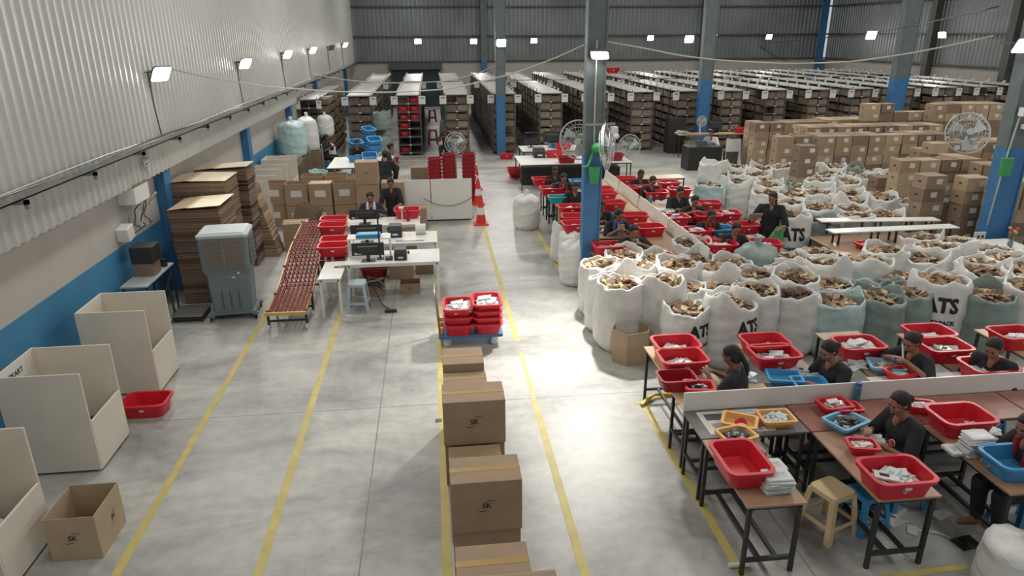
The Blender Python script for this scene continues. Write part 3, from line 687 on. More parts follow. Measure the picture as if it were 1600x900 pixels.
put_sack(SKM[1], -3.55, 22.0, 0.0, 1, 0.8, 'crumpled bag beside the blue tubs', szz=0.8, cont=False); put_sack(SKG[0], 0.75 - 0.0, 33.2, 0, 1, 0.0001 + 1.0, 'bag lying in the aisle behind the rack with red tubs', szz=0.8, cont=False)
for o, s in _proto_sacks:
    if o.name not in _used:
        for c in kids(o): bpy.data.objects.remove(c)
        bpy.data.objects.remove(o)
        if s: bpy.data.objects.remove(s)
for x_, y_, z_ in ((-4.42, 22.9, 0), (-4.1, 24.0, 0)):
    mb = MB(); r_ = random.Random(int(y_ * 10)); mb.box(x_ - 0.36, x_ + 0.36, y_ - 0.42, y_ + 0.42, 0, 0.86, M_cardd)
    for i in range(9): mb.box(x_ - 0.42 + r_.uniform(0, .1), x_ + 0.3 + r_.uniform(0, .12), y_ - 0.46 + i * 0.09, y_ - 0.4 + i * 0.09, 0, 0.8 + r_.uniform(0, 0.1), r_.choice([M_scrapd, M_card3]))
    tag(mb.build('timber_heap'), 'heap of brown timber and board under the ' + ('mint' if y_ < 23 else 'white') + ' closed bag by the left wall', 'timber')

# ------------------------------------------------------------------ tubs
def make_tub(name, w_, d_, h_, m, sticker=True, holes=False):
    mb = MB(); t = 0.012; c = 1.0 if w_ > 0.4 else 0.4
    R0 = [rrect(w_ * 0.8, d_ * 0.78, c * 0.06, 0), rrect(w_ * 0.84, d_ * 0.82, c * 0.07, 0.02), rrect(w_ * 0.96, d_ * 0.95, c * 0.08, h_ - 0.035), rrect(w_ * 0.965, d_ * 0.955, c * 0.08, h_ - 0.03), rrect(w_ + 0.03, d_ + 0.03, c * 0.09, h_ - 0.03), rrect(w_ + 0.035, d_ + 0.035, c * 0.09, h_),
          rrect(w_ * 0.96 - t, d_ * 0.95 - t, c * 0.075, h_), rrect(w_ * 0.84 - t, d_ * 0.82 - t, c * 0.065, 0.03), rrect(w_ * 0.5, d_ * 0.5, c * 0.05, 0.014)]
    mb.loft(R0, m); o = mb.build(name, smooth=False)
    if sticker:
        b = MB(); b.loft([[(0.035 * cos(a * pi / 6), -d_ * 0.44, h_ * 0.62 + 0.02 * sin(a * pi / 6)) for a in range(12)], [(0.035 * cos(a * pi / 6), -d_ * 0.463, h_ * 0.62 + 0.02 * sin(a * pi / 6)) for a in range(12)]], M_paper); b.build('sticker', o)
    return Proto(o)
T_RED = make_tub('plastic_tub', 0.54, 0.4, 0.19, M_red); T_REDS = make_tub('plastic_tub', 0.25, 0.18, 0.1, M_red, False)
T_BLUE = make_tub('plastic_tub', 0.5, 0.38, 0.17, M_blue, False); T_LB = make_tub('plastic_tray', 0.36, 0.27, 0.09, M_lblue, False); T_BL2 = make_tub('plastic_tray', 0.36, 0.27, 0.09, M_blue, False)
T_TEAL = make_tub('plastic_tub', 0.42, 0.32, 0.16, M_teal, False); T_PE = make_tub('plastic_tray', 0.32, 0.24, 0.09, M_peach, False); T_DR = make_tub('plastic_tub', 0.54, 0.4, 0.2, M_redk, False)
def pile(x, y, z, w_, d_, h_, mats, n_, seed, label, flat=0.25, name='packet_heap', sz=0.09, rz=0):
    r = random.Random(seed); mb = MB()
    for i in range(n_):
        u, v = r.uniform(-1, 1), r.uniform(-1, 1); zz = h_ * (1 - max(abs(u), abs(v)) * 0.55) * (0.25 + 0.75 * i / n_)
        T = Matrix.Translation((u * w_ / 2, v * d_ / 2, zz)) @ Euler((r.uniform(-flat, flat), r.uniform(-flat, flat), r.uniform(-0.8, 0.8))).to_matrix().to_4x4()
        a = sz * r.uniform(0.7, 1.2); mb.box(-a, a, -a * 0.7, a * 0.7, -0.008, 0.008, r.choice(mats), T)
        if r.random() < 0.3: mb.box(-a * 0.6, a * 0.2, -a * 0.3, a * 0.3, 0.008, 0.009, M_ink if r.random() < 0.3 else M_galv, T)
    o = mb.build(name); o.location = (x, y, z); o.rotation_euler = (0, 0, rz); return tag(o, label, 'packets', kind='stuff')
M_pack = mat('pale_blue_print', (186, 202, 208), 0.4); WP = [M_paper, M_paper, M_paper, M_poly, M_pack]; BP = [M_scrap, M_card, M_paper]; KP = [M_black, M_blackp, M_poly]
tub_n = 0
def tub(px, py, kind, desc, fill_=None, z=0.75, rz=0.0, stack=1):
    """px, py = middle of the tub's opening in the photo"""
    global tub_n
    pr, nm, ww, dd, hh = {'r': (T_RED, 'red tub', .54, .4, .19), 's': (T_REDS, 'small red tub', .25, .18, .1), 'b': (T_BLUE, 'blue tub', .5, .38, .17), 'l': (T_LB, 'light blue tray', .36, .27, .09), 'm': (T_BL2, 'blue tray', .36, .27, .09),
                          't': (T_TEAL, 'teal tub', .42, .32, .16), 'p': (T_PE, 'peach tray', .32, .24, .09), 'd': (T_DR, 'dark red tub', .54, .4, .2)}[kind]
    p = P(px, py, z + hh); tub_n += 1
    o = pr.put((p.x, p.y, z), rz, nm + ' ' + desc, group={'r': 'red tubs', 's': 'small red tubs', 'b': 'blue tubs', 'l': 'blue trays', 'm': 'blue trays', 't': 'teal tub', 'p': 'peach trays', 'd': 'dark red tubs'}[kind])
    o['category'] = 'tray' if kind in 'lmp' else 'tub'
    if fill_:
        ms = {'w': WP, 'k': BP, 'b': KP}[fill_[0]]; hi = {'1': 0.35, '2': 0.7, '3': 1.05}[fill_[1]]
        pile(p.x, p.y, z + 0.035, ww * 0.5, dd * 0.42, hh * hi, ms, 26, tub_n, {'w': 'white packets', 'k': 'brown and white pouches', 'b': 'black packets'}[fill_[0]] + ' in the ' + nm + ' ' + desc, rz=rz, sz=0.085 if kind in 'rbdt' else 0.05)
    return o

# ------------------------------------------------------------------ tables
def table(x0, x1, y0, y1, h, m, label, leg=M_black, lw=0.03, low=0.14, edge=True, name='work_table', cat='table', rz=0.0, bars=True, inset=0.04):
    cx, cy = (x0 + x1) / 2, (y0 + y1) / 2; a, b = (x1 - x0) / 2, (y1 - y0) / 2
    t = empty(name, (cx, cy, 0), rz); tag(t, label, cat)
    mb = MB(); mb.box(-a, a, -b, b, h - 0.02, h, m); mb.build('tabletop', t)
    lx, ly = a - inset, b - inset
    for sx in (-1, 1):
        for sy in (-1, 1): mb = MB(); mb.box(sx * lx - lw / 2, sx * lx + lw / 2, sy * ly - lw / 2, sy * ly + lw / 2, 0, h - 0.02, leg); mb.build('leg', t)
    mb = MB()
    for s in (-1, 1):
        mb.box(-lx, lx, s * ly - lw / 2, s * ly + lw / 2, h - 0.02 - lw, h - 0.021, leg); mb.box(s * lx - lw / 2, s * lx + lw / 2, -ly, ly, h - 0.02 - lw, h - 0.021, leg)
    mb.build('top_frame', t)
    if bars:
        for s in (-1, 1):
            mb = MB()
            if a < b: mb.box(-lx, lx, s * ly - lw / 2 + 0.001, s * ly + lw / 2 - 0.001, low, low + lw, leg)
            else: mb.box(s * lx - lw / 2 + 0.001, s * lx + lw / 2 - 0.001, -ly, ly, low, low + lw, leg)
            mb.build('stretcher', t)
        for s in (-0.35, 0.35):
            mb = MB()
            if a < b: mb.box(s * lx - lw / 2, s * lx + lw / 2, -ly, ly, low + 0.001, low + lw - 0.001, leg)
            else: mb.box(-lx, lx, s * ly - lw / 2, s * ly + lw / 2, low + 0.001, low + lw - 0.001, leg)
            mb.build('long_stretcher', t)
    return t

# ------------------------------------------------------------------ plastic stool
def make_stool(m, H=0.46):
    t = empty('plastic_stool'); tag(t, '', 'stool', 'plastic stools'); a = 0.15; b = 0.2
    mb = MB(); mb.loft([rrect(2 * a + .01, 2 * a + .01, 0.05, H - 0.05), rrect(2 * a, 2 * a, 0.05, H - 0.005), rrect(2 * a - 0.02, 2 * a - 0.02, 0.05, H)], m); mb.build('seat', t)
    for sx in (-1, 1):
        for sy in (-1, 1):
            mb = MB(); mb.loft([[(sx * (q - 0.0 * k) - (0 if sx > 0 else 0) + dx * 0.055 * -sx, sy * q + dy * 0.055 * -sy, z) for dx, dy in ((0, 0), (1, 0), (1, 0.25), (0.25, 0.25), (0.25, 1), (0, 1))] for q, z, k in ((b, 0, 0), (a, H - 0.03, 1))], m); mb.build('leg', t)
    mb = MB(); q = b - (b - a) * 0.3
    for s in (-1, 1): mb.box(-q + 0.02, q - 0.02, s * q - 0.012 * s - 0.006, s * q - 0.012 * s + 0.006, H * 0.28, H * 0.36, m); mb.box(s * q - 0.012 * s - 0.006, s * q - 0.012 * s + 0.006, -q + 0.02, q - 0.02, H * 0.28, H * 0.36, m)
    mb.build('rung', t); return Proto(t)
ST_B = make_stool(M_blue); ST_BE = make_stool(M_beige, 0.48); ST_W = make_stool(mat('pale_blue_grey_plastic', (176, 188, 196), 0.42, var=0.05, scale=3), 0.5); ST_R = make_stool(M_redk, 0.5)

# ------------------------------------------------------------------ people
def limb(mb, pts, rs_, m, n=12):
    for i in range(len(pts) - 1): mb.cap(pts[i], pts[i + 1], rs_[i], rs_[i + 1], m, n)
def hand(mb, wr, d, up, m, curl=0.6, side=1):
    """palm with four unequal fingers and a thumb that leaves the side of the palm"""
    d = Vector(d).normalized(); up = Vector(up); up = (up - d * up.dot(d)).normalized(); lat = d.cross(up) * side; wr = Vector(wr)
    for k in range(4):
        o = lat * (0.027 - 0.018 * k); b0 = wr + d * 0.01 + o * 0.7; b1 = wr + d * (0.085 - 0.004 * abs(k - 1)) + o
        mb.cap(b0, b1, 0.015, 0.0115, m, 8)
        L = (0.038, 0.044, 0.041, 0.032)[k]; q = b1 + (d * cos(curl * 0.6) - up * sin(curl * 0.6)) * L; mb.cap(b1, q, 0.0095, 0.0085, m, 8)
        q2 = q + (d * cos(curl * 1.7) - up * sin(curl * 1.7)) * L * 0.8; mb.cap(q, q2, 0.0085, 0.007, m, 8)
    t0 = wr + d * 0.03 + lat * 0.028; t1 = t0 + (d * 0.6 + lat * 0.75 - up * 0.25).normalized() * 0.04; t2 = t1 + (d * 0.9 + lat * 0.1 - up * 0.4).normalized() * 0.032
    mb.cap(t0, t1, 0.013, 0.011, m, 8); mb.cap(t1, t2, 0.011, 0.0085, m, 8)
def make_person(kind, handL, handR, elL=None, elR=None, lean=0.12, nod=0.5, turn=0.0, stand=False, beard=False, shirt=M_cloth, pants=M_cloth, skin=M_skin, bun='bun', scarf=None, fine=0.009, wide=1.0, hgt=1.62):
    t = empty('person'); z0 = 0.86 if stand else 0.5; k = 1.0
    hip = Vector((0, 0, z0)); ch = Vector((0, -lean * 0.7, z0 + 0.33)); nk = Vector((0, -lean * 1.1, z0 + 0.5)); b = MB(); s = MB(); p = MB(); m = skin
    hd = nk + Vector((0.0, -0.035 - nod * 0.06, 0.155 - nod * 0.02))
    b.ell(hip, (0.15 * wide, 0.115, 0.12), m); b.ell(hip.lerp(ch, .5), (0.13 * wide, 0.095, 0.2), m); b.ell(ch, (0.155 * wide, 0.1, 0.17), m); b.cap(ch + Vector((0, 0.01, 0.06)), nk + Vector((0, 0, 0.03)), 0.07, 0.05, m); b.cap(nk, hd + Vector((0, 0.02, -0.04)), 0.05, 0.052, m)
    b.ell(ch + Vector((0, -0.1, 0.125)), (0.034, 0.032, 0.062), m)
    s.ell(hip + Vector((0, 0, 0.0)), (0.175 * wide, 0.14, 0.13), shirt); s.ell(hip.lerp(ch, .5), (0.17 * wide, 0.13, 0.23), shirt); s.ell(ch, (0.185 * wide, 0.128, 0.17), shirt)
    if stand: s.cap(hip + Vector((0, 0, 0.02)), hip + Vector((0, 0, -0.16)), 0.17, 0.18, shirt)
    T = Matrix.Translation(hd) @ Matrix.Rotation(turn, 4, 'Z') @ Matrix.Rotation(nod, 4, 'X')
    b.ell((0, 0.008, 0.03), (0.074, 0.092, 0.088), m, T=T); b.ell((0, -0.022, -0.035), (0.055, 0.062, 0.072), m, T=T); b.ell((0, -0.05, -0.088), (0.024, 0.022, 0.018), m, T=T)
    b.loft([[(T @ Vector(q)) for q in r] for r in ([(-0.007, -0.078, 0.015), (0.007, -0.078, 0.015), (0.007, -0.07, 0.02), (-0.007, -0.07, 0.02)], [(-0.016, -0.1, -0.03), (0.016, -0.1, -0.03), (0.018, -0.075, -0.034), (-0.018, -0.075, -0.034)], [(-0.012, -0.085, -0.04), (0.012, -0.085, -0.04), (0.012, -0.07, -0.04), (-0.012, -0.07, -0.04)])], m)
    for sx in (-1, 1): b.ell((sx * 0.074, 0.012, 0.0), (0.012, 0.022, 0.03), m, T=T); b.ell((sx * 0.03, -0.073, 0.034), (0.022, 0.012, 0.008), m, T=T); b.ell((sx * 0.035, -0.06, -0.018), (0.025, 0.025, 0.02), m, T=T)
    b.ell((0, -0.083, -0.057), (0.022, 0.012, 0.009), m, T=T)
    for side, hn, el in ((1, handL, elL), (-1, handR, elR)):
        sh = ch + Vector((side * 0.175 * wide, 0.0, 0.115)); hn = Vector(hn)
        if el is None:
            mid = sh.lerp(hn, 0.5); dd = (hn - sh).length; h_ = sqrt(max(0.0, 0.285 ** 2 - (dd / 2) ** 2)) if dd < 0.57 else 0
            el = mid + Vector((side * 0.55, 0.15, -0.8)).normalized() * h_
        el = Vector(el); fd = (hn - el).normalized()
        limb(b, [sh - Vector((side * .02, 0, 0)), el, hn], [0.052, 0.037, 0.025], m)
        s.cap(ch + Vector((side * 0.06, 0, 0.13)), sh, 0.065, 0.064, shirt); s.cap(sh, sh.lerp(el, 0.92), 0.07, 0.066, shirt)
        hand(b, hn, fd + Vector((-side * 0.15, -0.15, -0.1)), Vector((-side * 0.2, 0, 1)), m, 0.7, side=-side)
    for side in (-1, 1):
        h0 = hip + Vector((side * 0.085, 0, -0.02))
        if stand: kn = Vector((side * 0.1, -0.03, 0.47)); an = Vector((side * 0.1, 0.02, 0.08))
        else: kn = Vector((side * 0.12, -0.42, 0.5)); an = Vector((side * 0.13, -0.36, 0.08))
        limb(b, [h0, kn, an], [0.078, 0.052, 0.036], m); b.cap(an + Vector((0, 0.02, -0.035)), an + Vector((side * 0.02, -0.15, -0.05)), 0.035, 0.026, m)
        limb(p, [h0, kn, an + Vector((0, 0, 0.05))], [0.1, 0.078, 0.062], pants)
    p.ell(hip, (0.175 * wide, 0.135, 0.12), pants)
    remesh(b, 'body', fine, t, 2); remesh(p, 'trousers', 0.016, t, 3); remesh(s, 'shirt', 0.013, t, 3)
    c = MB(); cb = ch + Vector((0, -0.0, 0.15))
    c.lathe([(0.07, -0.02), (0.082, -0.01), (0.08, 0.008), (0.07, 0.01), (0.066, -0.01)], shirt, 18, T=Matrix.Translation(nk + Vector((0, 0.015, -0.04))) @ Matrix.Rotation(0.35, 4, 'X')); c.build('collar', t, smooth=True)
    h = MB(); h.ell((0, 0.024, 0.047), (0.085, 0.094, 0.086), M_hair, T=T); h.ell((0.055, 0.02, 0.02), (0.03, 0.04, 0.05), M_hair, T=T); h.ell((-0.055, 0.02, 0.02), (0.03, 0.04, 0.05), M_hair, T=T); h.ell((0, 0.045, -0.01), (0.078, 0.064, 0.085), M_hair, T=T)
    h.ell((0, 0.01, 0.082), (0.066, 0.072, 0.044), M_hair, T=T)
    if bun == 'bun': h.ell((0, 0.125, -0.005), (0.04, 0.036, 0.042), M_hair, T=T)
    elif bun == 'tail': h.cap(T @ Vector((0, 0.11, 0.0)), T @ Vector((0, 0.14, -0.14)), 0.034, 0.028, M_hair); h.cap(T @ Vector((0, 0.14, -0.14)), T @ Vector((0, 0.11, -0.25)), 0.028, 0.014, M_hair)
    remesh(h, 'hair', 0.01, t, 2)
    if beard: q = MB(); q.ell((0, -0.034, -0.058), (0.056, 0.056, 0.05), M_hair, T=T); remesh(q, 'beard', 0.009, t, 2)
    for sx in (-1, 1):
        q = MB(); q.ell((sx * 0.029, -0.079, 0.012), (0.013, 0.007, 0.006), M_hair, 8, T=T); q.build('eye', t, smooth=True)
        q = MB(); q.ell((sx * 0.031, -0.0815, 0.036), (0.016, 0.004, 0.0025), M_hair, 8, T=T); q.build('eyebrow', t, smooth=True)
    q = MB(); q.ell((0, -0.094, -0.057), (0.02, 0.005, 0.006), M_redcl if False else M_skin2, 8, T=T); q.build('lips', t, smooth=True)
    if scarf:
        q = MB(); q.cap(nk + Vector((0.07, -0.04, -0.02)), ch + Vector((0.07, -0.115, -0.12)), 0.035, 0.04, scarf); q.cap(nk + Vector((-0.07, -0.04, -0.02)), ch + Vector((-0.07, -0.115, -0.12)), 0.035, 0.04, scarf); q.cap(nk + Vector((0.07, 0.03, 0.0)), nk + Vector((-0.07, 0.03, 0.0)), 0.035, 0.035, scarf); remesh(q, 'scarf', 0.013, t, 2)
    return Proto(t)
PW = {
 'low': make_person('low', (0.11, -0.42, 0.80), (-0.1, -0.42, 0.80), lean=0.14, nod=0.55),
 'mid': make_person('mid', (0.07, -0.36, 0.88), (-0.07, -0.36, 0.86), lean=0.08, nod=0.45, bun='tail', skin=M_skin2),
 'up': make_person('up', (0.07, -0.3, 0.96), (-0.06, -0.3, 0.95), elL=(0.33, -0.2, 0.82), elR=(-0.33, -0.2, 0.82), lean=0.1, nod=0.5),
 'print': make_person('print', (0.11, -0.42, 0.80), (-0.1, -0.42, 0.80), lean=0.12, nod=0.5, scarf=M_print, fine=0.011),
 'blue': make_person('blue', (0.09, -0.36, 0.88), (-0.07, -0.36, 0.9), lean=0.12, nod=0.45, turn=0.3, scarf=M_bluecl, shirt=M_navy, fine=0.011),
 'red': make_person('red', (0.12, -0.42, 0.84), (-0.1, -0.44, 0.80), lean=0.14, nod=0.4, scarf=M_redcl, fine=0.011, skin=M_skin2),
 'reach': make_person('reach', (0.16, -0.5, 0.80), (-0.05, -0.4, 0.86), lean=0.2, nod=0.45, turn=0.2, shirt=M_navy),
}
def sit(px, py, kind, face, desc, stool=True, z=1.27, sc=1.0):
    p = P(px, py, z)
    if kind in PW: pr = PW[kind]
    o = pr.put((p.x, p.y, 0), face, 'person ' + desc, sc=sc, group='workers at the benches'); o['category'] = 'person'
    # the head is ahead of the hips: shift back so that the head lands on the pixel
    q = Vector((0, -0.2, 0)); q.rotate(Euler((0, 0, face))); o.location = (p.x - q.x, p.y - q.y, 0.0)
    if stool: s = ST_B.put((o.location.x, o.location.y, 0), face, 'blue stool under the person ' + desc.replace('in charcoal at the ', 'at ').replace('in dark clothes ', ''), (1, 1, 0.92)); s['category'] = 'stool'
    return o
# ------------------------------------------------------------------ ivory bins by the left wall
def make_bin(D=0.76, Wd=0.85, H=1.2, FH=0.62):
    t = empty('board_bin'); tag(t, '', 'bin', 'ivory board bins along the left wall'); th = 0.022
    for nm, (a, b, c, d, e, f) in (('back_panel', (-Wd, -Wd + th, 0, D, 0.03, H)), ('side_panel', (-Wd + th, 0, 0, th, 0.03, H)), ('side_panel', (-Wd + th, 0, D - th, D, 0.03, H)), ('front_panel', (-th, 0.004, th, D - th, 0.03, FH)), ('bottom_panel', (-Wd + th, -th, th, D - th, 0.04, 0.07))):
        mb = MB(); mb.box(a, b, c, d, e, f, M_ivory); mb.build(nm, t, bevel=0.003)
    for x in (-Wd + 0.08, -0.08):
        for y in (0.08, D - 0.08): mb = MB(); mb.box(x - 0.02, x + 0.02, y - 0.02, y + 0.02, 0, 0.032, M_black); mb.build('foot', t)
    return Proto(t)
BIN = make_bin(); bx = -3.77
BIN.put((bx, 8.73, 0), 0, 'ivory open-fronted bin farthest of the three big ones, before the wall shelf'); BIN.put((bx, 6.95, 0), 0, 'ivory open-fronted bin in the middle, with a name sheet stuck inside')
BIN.put((bx, 5.15, 0), 0, 'ivory open-fronted bin cut off by the lower left photo corner')
for y, d in ((15.6, 'right behind the flat cardboard stacks'), (17.2, 'second behind the flat cardboard stacks'), (18.8, 'third behind the flat cardboard stacks'), (20.3, 'fourth behind the flat stacks, by the grey stand fan')): BIN.put((-4.0, y, 0), 0, 'off-white bin ' + d)
mb = MB(); mb.box(-4.594, -4.59, 7.02, 7.48, 0.99, 1.18, M_paper); V, F = textmesh('FLIPKART', 0.085, 0.002)
mb.add([(-4.588, 7.25 + x, 1.08 + y) for x, y, z in V], F, M_ink); tag(mb.build('name_sheet'), 'white name sheet with black capital letters stuck in the middle ivory bin', 'sheet')
for y, lb in ((8.73, 'farthest big'), (6.95, 'middle big'), (5.15, 'nearest big')): pile(bx - 0.42, y + 0.38, 0.08, 0.6, 0.5, 0.42, [M_poly, M_paper, M_galv, M_black], 60, int(y * 7), 'grey and white packets at the bottom of the %s ivory bin' % lb, sz=0.11)
o = tub(228, 623, 'r', 'empty on the floor between two ivory bins', z=0.0)

# ------------------------------------------------------------------ SK cartons
def sk_mark(mb, T, s=1.0):
    V, F = textmesh('SK', 0.085 * s, 0.002 * s); mb.add([(x, y, 0.0) for x, y, z in V], F, M_ink, T)
    for sg in (1, -1):
        a = [(sg * (-0.02 + 0.02 * q) * s, sg * (0.048 + 0.012 * sin(q * 0.45)) * s, 0) for q in range(7)]
        b = [(x, y + sg * 0.007 * s * sin(pi * i / 6) + sg * 0.001, 0) for i, (x, y, z) in enumerate(a)]
        mb.add(a + b, [(i, i + 1, i + 8, i + 7) for i in range(6)], M_ink, T)
def carton(x0, x1, y0, y1, z0, z1, label, open_=False, mark='front', m=None, tape=True, rz=0.0, name='carton', group=None, sheet_=None, flaps=False, ms=1.0):
    m = m or M_card; cx, cy = (x0 + x1) / 2, (y0 + y1) / 2; a, b, h = (x1 - x0) / 2, (y1 - y0) / 2, z1 - z0; mb = MB(); t = 0.008
    if open_:
        for s in (-1, 1):
            mb.box(-a, a, s * b - (t if s > 0 else 0), s * b + (t if s < 0 else 0), 0, h, m); mb.box(s * a - (t if s > 0 else 0), s * a + (t if s < 0 else 0), -b + t, b - t, 0, h, m)
        mb.box(-a + t, a - t, -b + t, b - t, 0, t, M_cardd)
    else: mb.box(-a, a, -b, b, 0, h, m)
    o = mb.build(name, bevel=0.003); o.location = (cx, cy, z0); o.rotation_euler = (0, 0, rz); tag(o, label, 'carton', group)
    if tape and not open_:
        q = MB(); q.box(-a - 0.002, a + 0.002, -0.03, 0.03, h, h + 0.002, M_tape); q.box(a, a + 0.002, -0.03, 0.03, h * 0.75, h, M_tape); q.box(-a - 0.002, -a, -0.03, 0.03, h * 0.75, h, M_tape); q.build('packing_tape', o)
    if mark:
        q = MB(); sk_mark(q, Matrix.Translation((0.0, -b - 0.002, h * 0.52)) @ Matrix.Rotation(pi / 2, 4, 'X'), ms * 0.72)
        if mark == 'both': sk_mark(q, Matrix.Translation((a + 0.002, 0.05, h * 0.5)) @ Matrix.Rotation(pi / 2, 4, 'Z') @ Matrix.Rotation(pi / 2, 4, 'X'), ms * 0.72)
        q.build('printed_mark', o)
    if sheet_: q = MB(); sx, sz, sw, sh = sheet_; q.box(sx - sw / 2, sx + sw / 2, -b - 0.003, -b - 0.0005, sz - sh / 2, sz + sh / 2, M_paper); q.build('paper_sheet', o)
    if flaps:
        for s in (-1, 1): q = MB(); q.box(-a, a, -b * 0.9, 0, -0.004, 0.004, M_card2, Matrix.Translation((0, s * b, h)) @ Matrix.Rotation(0 if s > 0 else pi, 4, 'Z') @ Matrix.Rotation(radians(14), 4, 'X')); q.build('flap', o)
    return o
G = 'SK cartons in the row down the middle'
carton(0.0, 0.46, 7.0, 7.43, 0.53, 1.05, 'brown carton at the far end of the middle row, upper level', mark=None, group=G); carton(0.0, 0.46, 7.02, 7.43, 0, 0.52, 'brown carton at the far end of the middle row, lower level', mark=None, group=G)
carton(0.0, 0.47, 6.67, 6.96, 0.48, 0.965, 'brown carton second from the far end of the middle row, upper level', mark=None, group=G); carton(0.0, 0.47, 6.67, 6.97, 0, 0.47, 'brown carton second from the far end of the middle row, lower level', mark=None, group=G)
carton(-0.02, 0.62, 6.23, 6.64, 0.5, 1.0, 'large brown carton with SK mark, the wide one next to the shiny floor patch', group=G, ms=1.3); carton(-0.01, 0.61, 6.25, 6.65, 0, 0.495, 'brown carton under the wide SK carton by the shiny floor patch', group=G)
carton(0.02, 0.62, 4.87, 5.25, 0.5, 1.0, 'brown SK carton second from the near end of the middle row, upper level', group=G, ms=1.15); carton(0.03, 0.61, 4.89, 5.26, 0, 0.495, 'brown carton under the nearer SK carton of the middle row', group=G)
carton(0.03, 0.55, 3.75, 4.12, 0.5, 1.0, 'brown carton at the bottom photo edge, behind the nearest one', group=G); carton(0.03, 0.55, 3.76, 4.13, 0, 0.495, 'brown carton low at the bottom photo edge', group=G)
carton(0.05, 0.7, 3.3, 3.72, 0.52, 1.08, 'nearest brown carton, wider and higher, at the bottom photo edge', group=G, flaps=True); carton(0.05, 0.68, 3.3, 3.72, 0, 0.515, 'brown carton under the nearest one of the middle row', group=G)
carton(0.02, 0.5, 5.35, 5.75, 0, 0.45, 'low brown carton in the gap of the middle row', group=G); carton(0.02, 0.55, 5.78, 6.2, 0, 0.5, 'low brown carton just before the wide SK carton', group=G)
carton(-3.61, -3.17, 5.53, 6.05, 0, 0.46, 'open empty-topped SK carton on the floor beside the ivory bins, packets inside', open_=True, mark='both', m=M_card2, ms=1.15)
pile(-3.38, 5.85, 0.02, 0.25, 0.2, 0.2, [M_poly, M_galv, M_paper], 10, 3, 'two dull plastic packets inside the open SK carton on the left', sz=0.08)

# ------------------------------------------------------------------ air cooler
t = empty('air_cooler', (-3.48, 11.55, 0), 0.08); tag(t, 'tall grey plastic evaporative air cooler on castors beside flat cardboard', 'air cooler')
mb = MB(); mb.loft([rrect(0.62, 0.5, 0.05, 0.14), rrect(0.66, 0.54, 0.05, 0.5), rrect(0.68, 0.56, 0.05, 0.8)], M_gplas); mb.build('water_tank', t, smooth=False)
for x in (-0.13, 0.0, 0.13): mb = MB(); mb.box(x - 0.006, x + 0.006, -0.283, -0.262, 0.2, 0.52, M_dark); mb.build('groove', t)
mb = MB(); mb.loft([rrect(0.68, 0.56, 0.05, 0.8), rrect(0.76, 0.62, 0.05, 0.88), rrect(0.78, 0.64, 0.05, 1.42), rrect(0.78, 0.64, 0.05, 1.44)], M_gplas); mb.build('upper_casing', t)
mb = MB(); mb.loft([rrect(0.8, 0.66, 0.06, 1.44), rrect(0.8, 0.66, 0.06, 1.48), rrect(0.7, 0.56, 0.05, 1.52)], mat('pale_grey_plastic', (176, 184, 184), 0.4)); mb.build('lid', t)
def grille(T, W_, H_, nx, nz, nm):
    mb = MB(); mb.box(-W_ / 2, W_ / 2, -0.004, 0.004, 0, H_, M_card3, T); o = mb.build('cooling_pad', t); g = MB()
    for i in range(nx + 1): x = -W_ / 2 + W_ * i / nx; g.box(x - 0.006, x + 0.006, -0.016, -0.003, 0, H_, M_gplas, T)
    for i in range(nz + 1): z = H_ * i / nz; g.box(-W_ / 2, W_ / 2, -0.0155, -0.0035, z - 0.006, z + 0.006, M_gplas, T)
    g.box(-0.014, 0.014, -0.02, -0.003, 0, H_, M_gplas, T); g.build('grille', o)
grille(Matrix.Translation((0, -0.323, 0.93)), 0.58, 0.46, 4, 6, 'front'); grille(Matrix.Translation((0.393, 0, 0.93)) @ Matrix.Rotation(pi / 2, 4, 'Z'), 0.44, 0.46, 3, 6, 'side')
mb = MB(); mb.box(0.06, 0.12, -0.285, -0.279, 0.74, 0.765, M_paper); mb.build('label', t)
mb = MB(); mb.lathe([(0.02, 0), (0.02, 0.02)], M_wht, 14, T=Matrix.Translation((0.18, -0.285, 0.83)) @ Matrix.Rotation(pi / 2, 4, 'X')); mb.build('knob', t)
mb = MB(); mb.box(-0.37, 0.37, -0.28, 0.28, 0.1, 0.14, M_gplas); mb.build('base_frame', t)
for sx in (-1, 1):
    for sy in (-1, 1):
        mb = MB(); mb.box(sx * 0.36 - 0.04, sx * 0.36 + 0.04, sy * 0.27 - 0.04, sy * 0.27 + 0.04, 0.08, 0.12, M_gplas); mb.lathe([(0.035, -0.012), (0.035, 0.012)], M_rubber, 14, T=Matrix.Translation((sx * 0.36, sy * 0.27, 0.036)) @ Matrix.Rotation(pi / 2, 4, 'Y')); mb.build('castor', t)

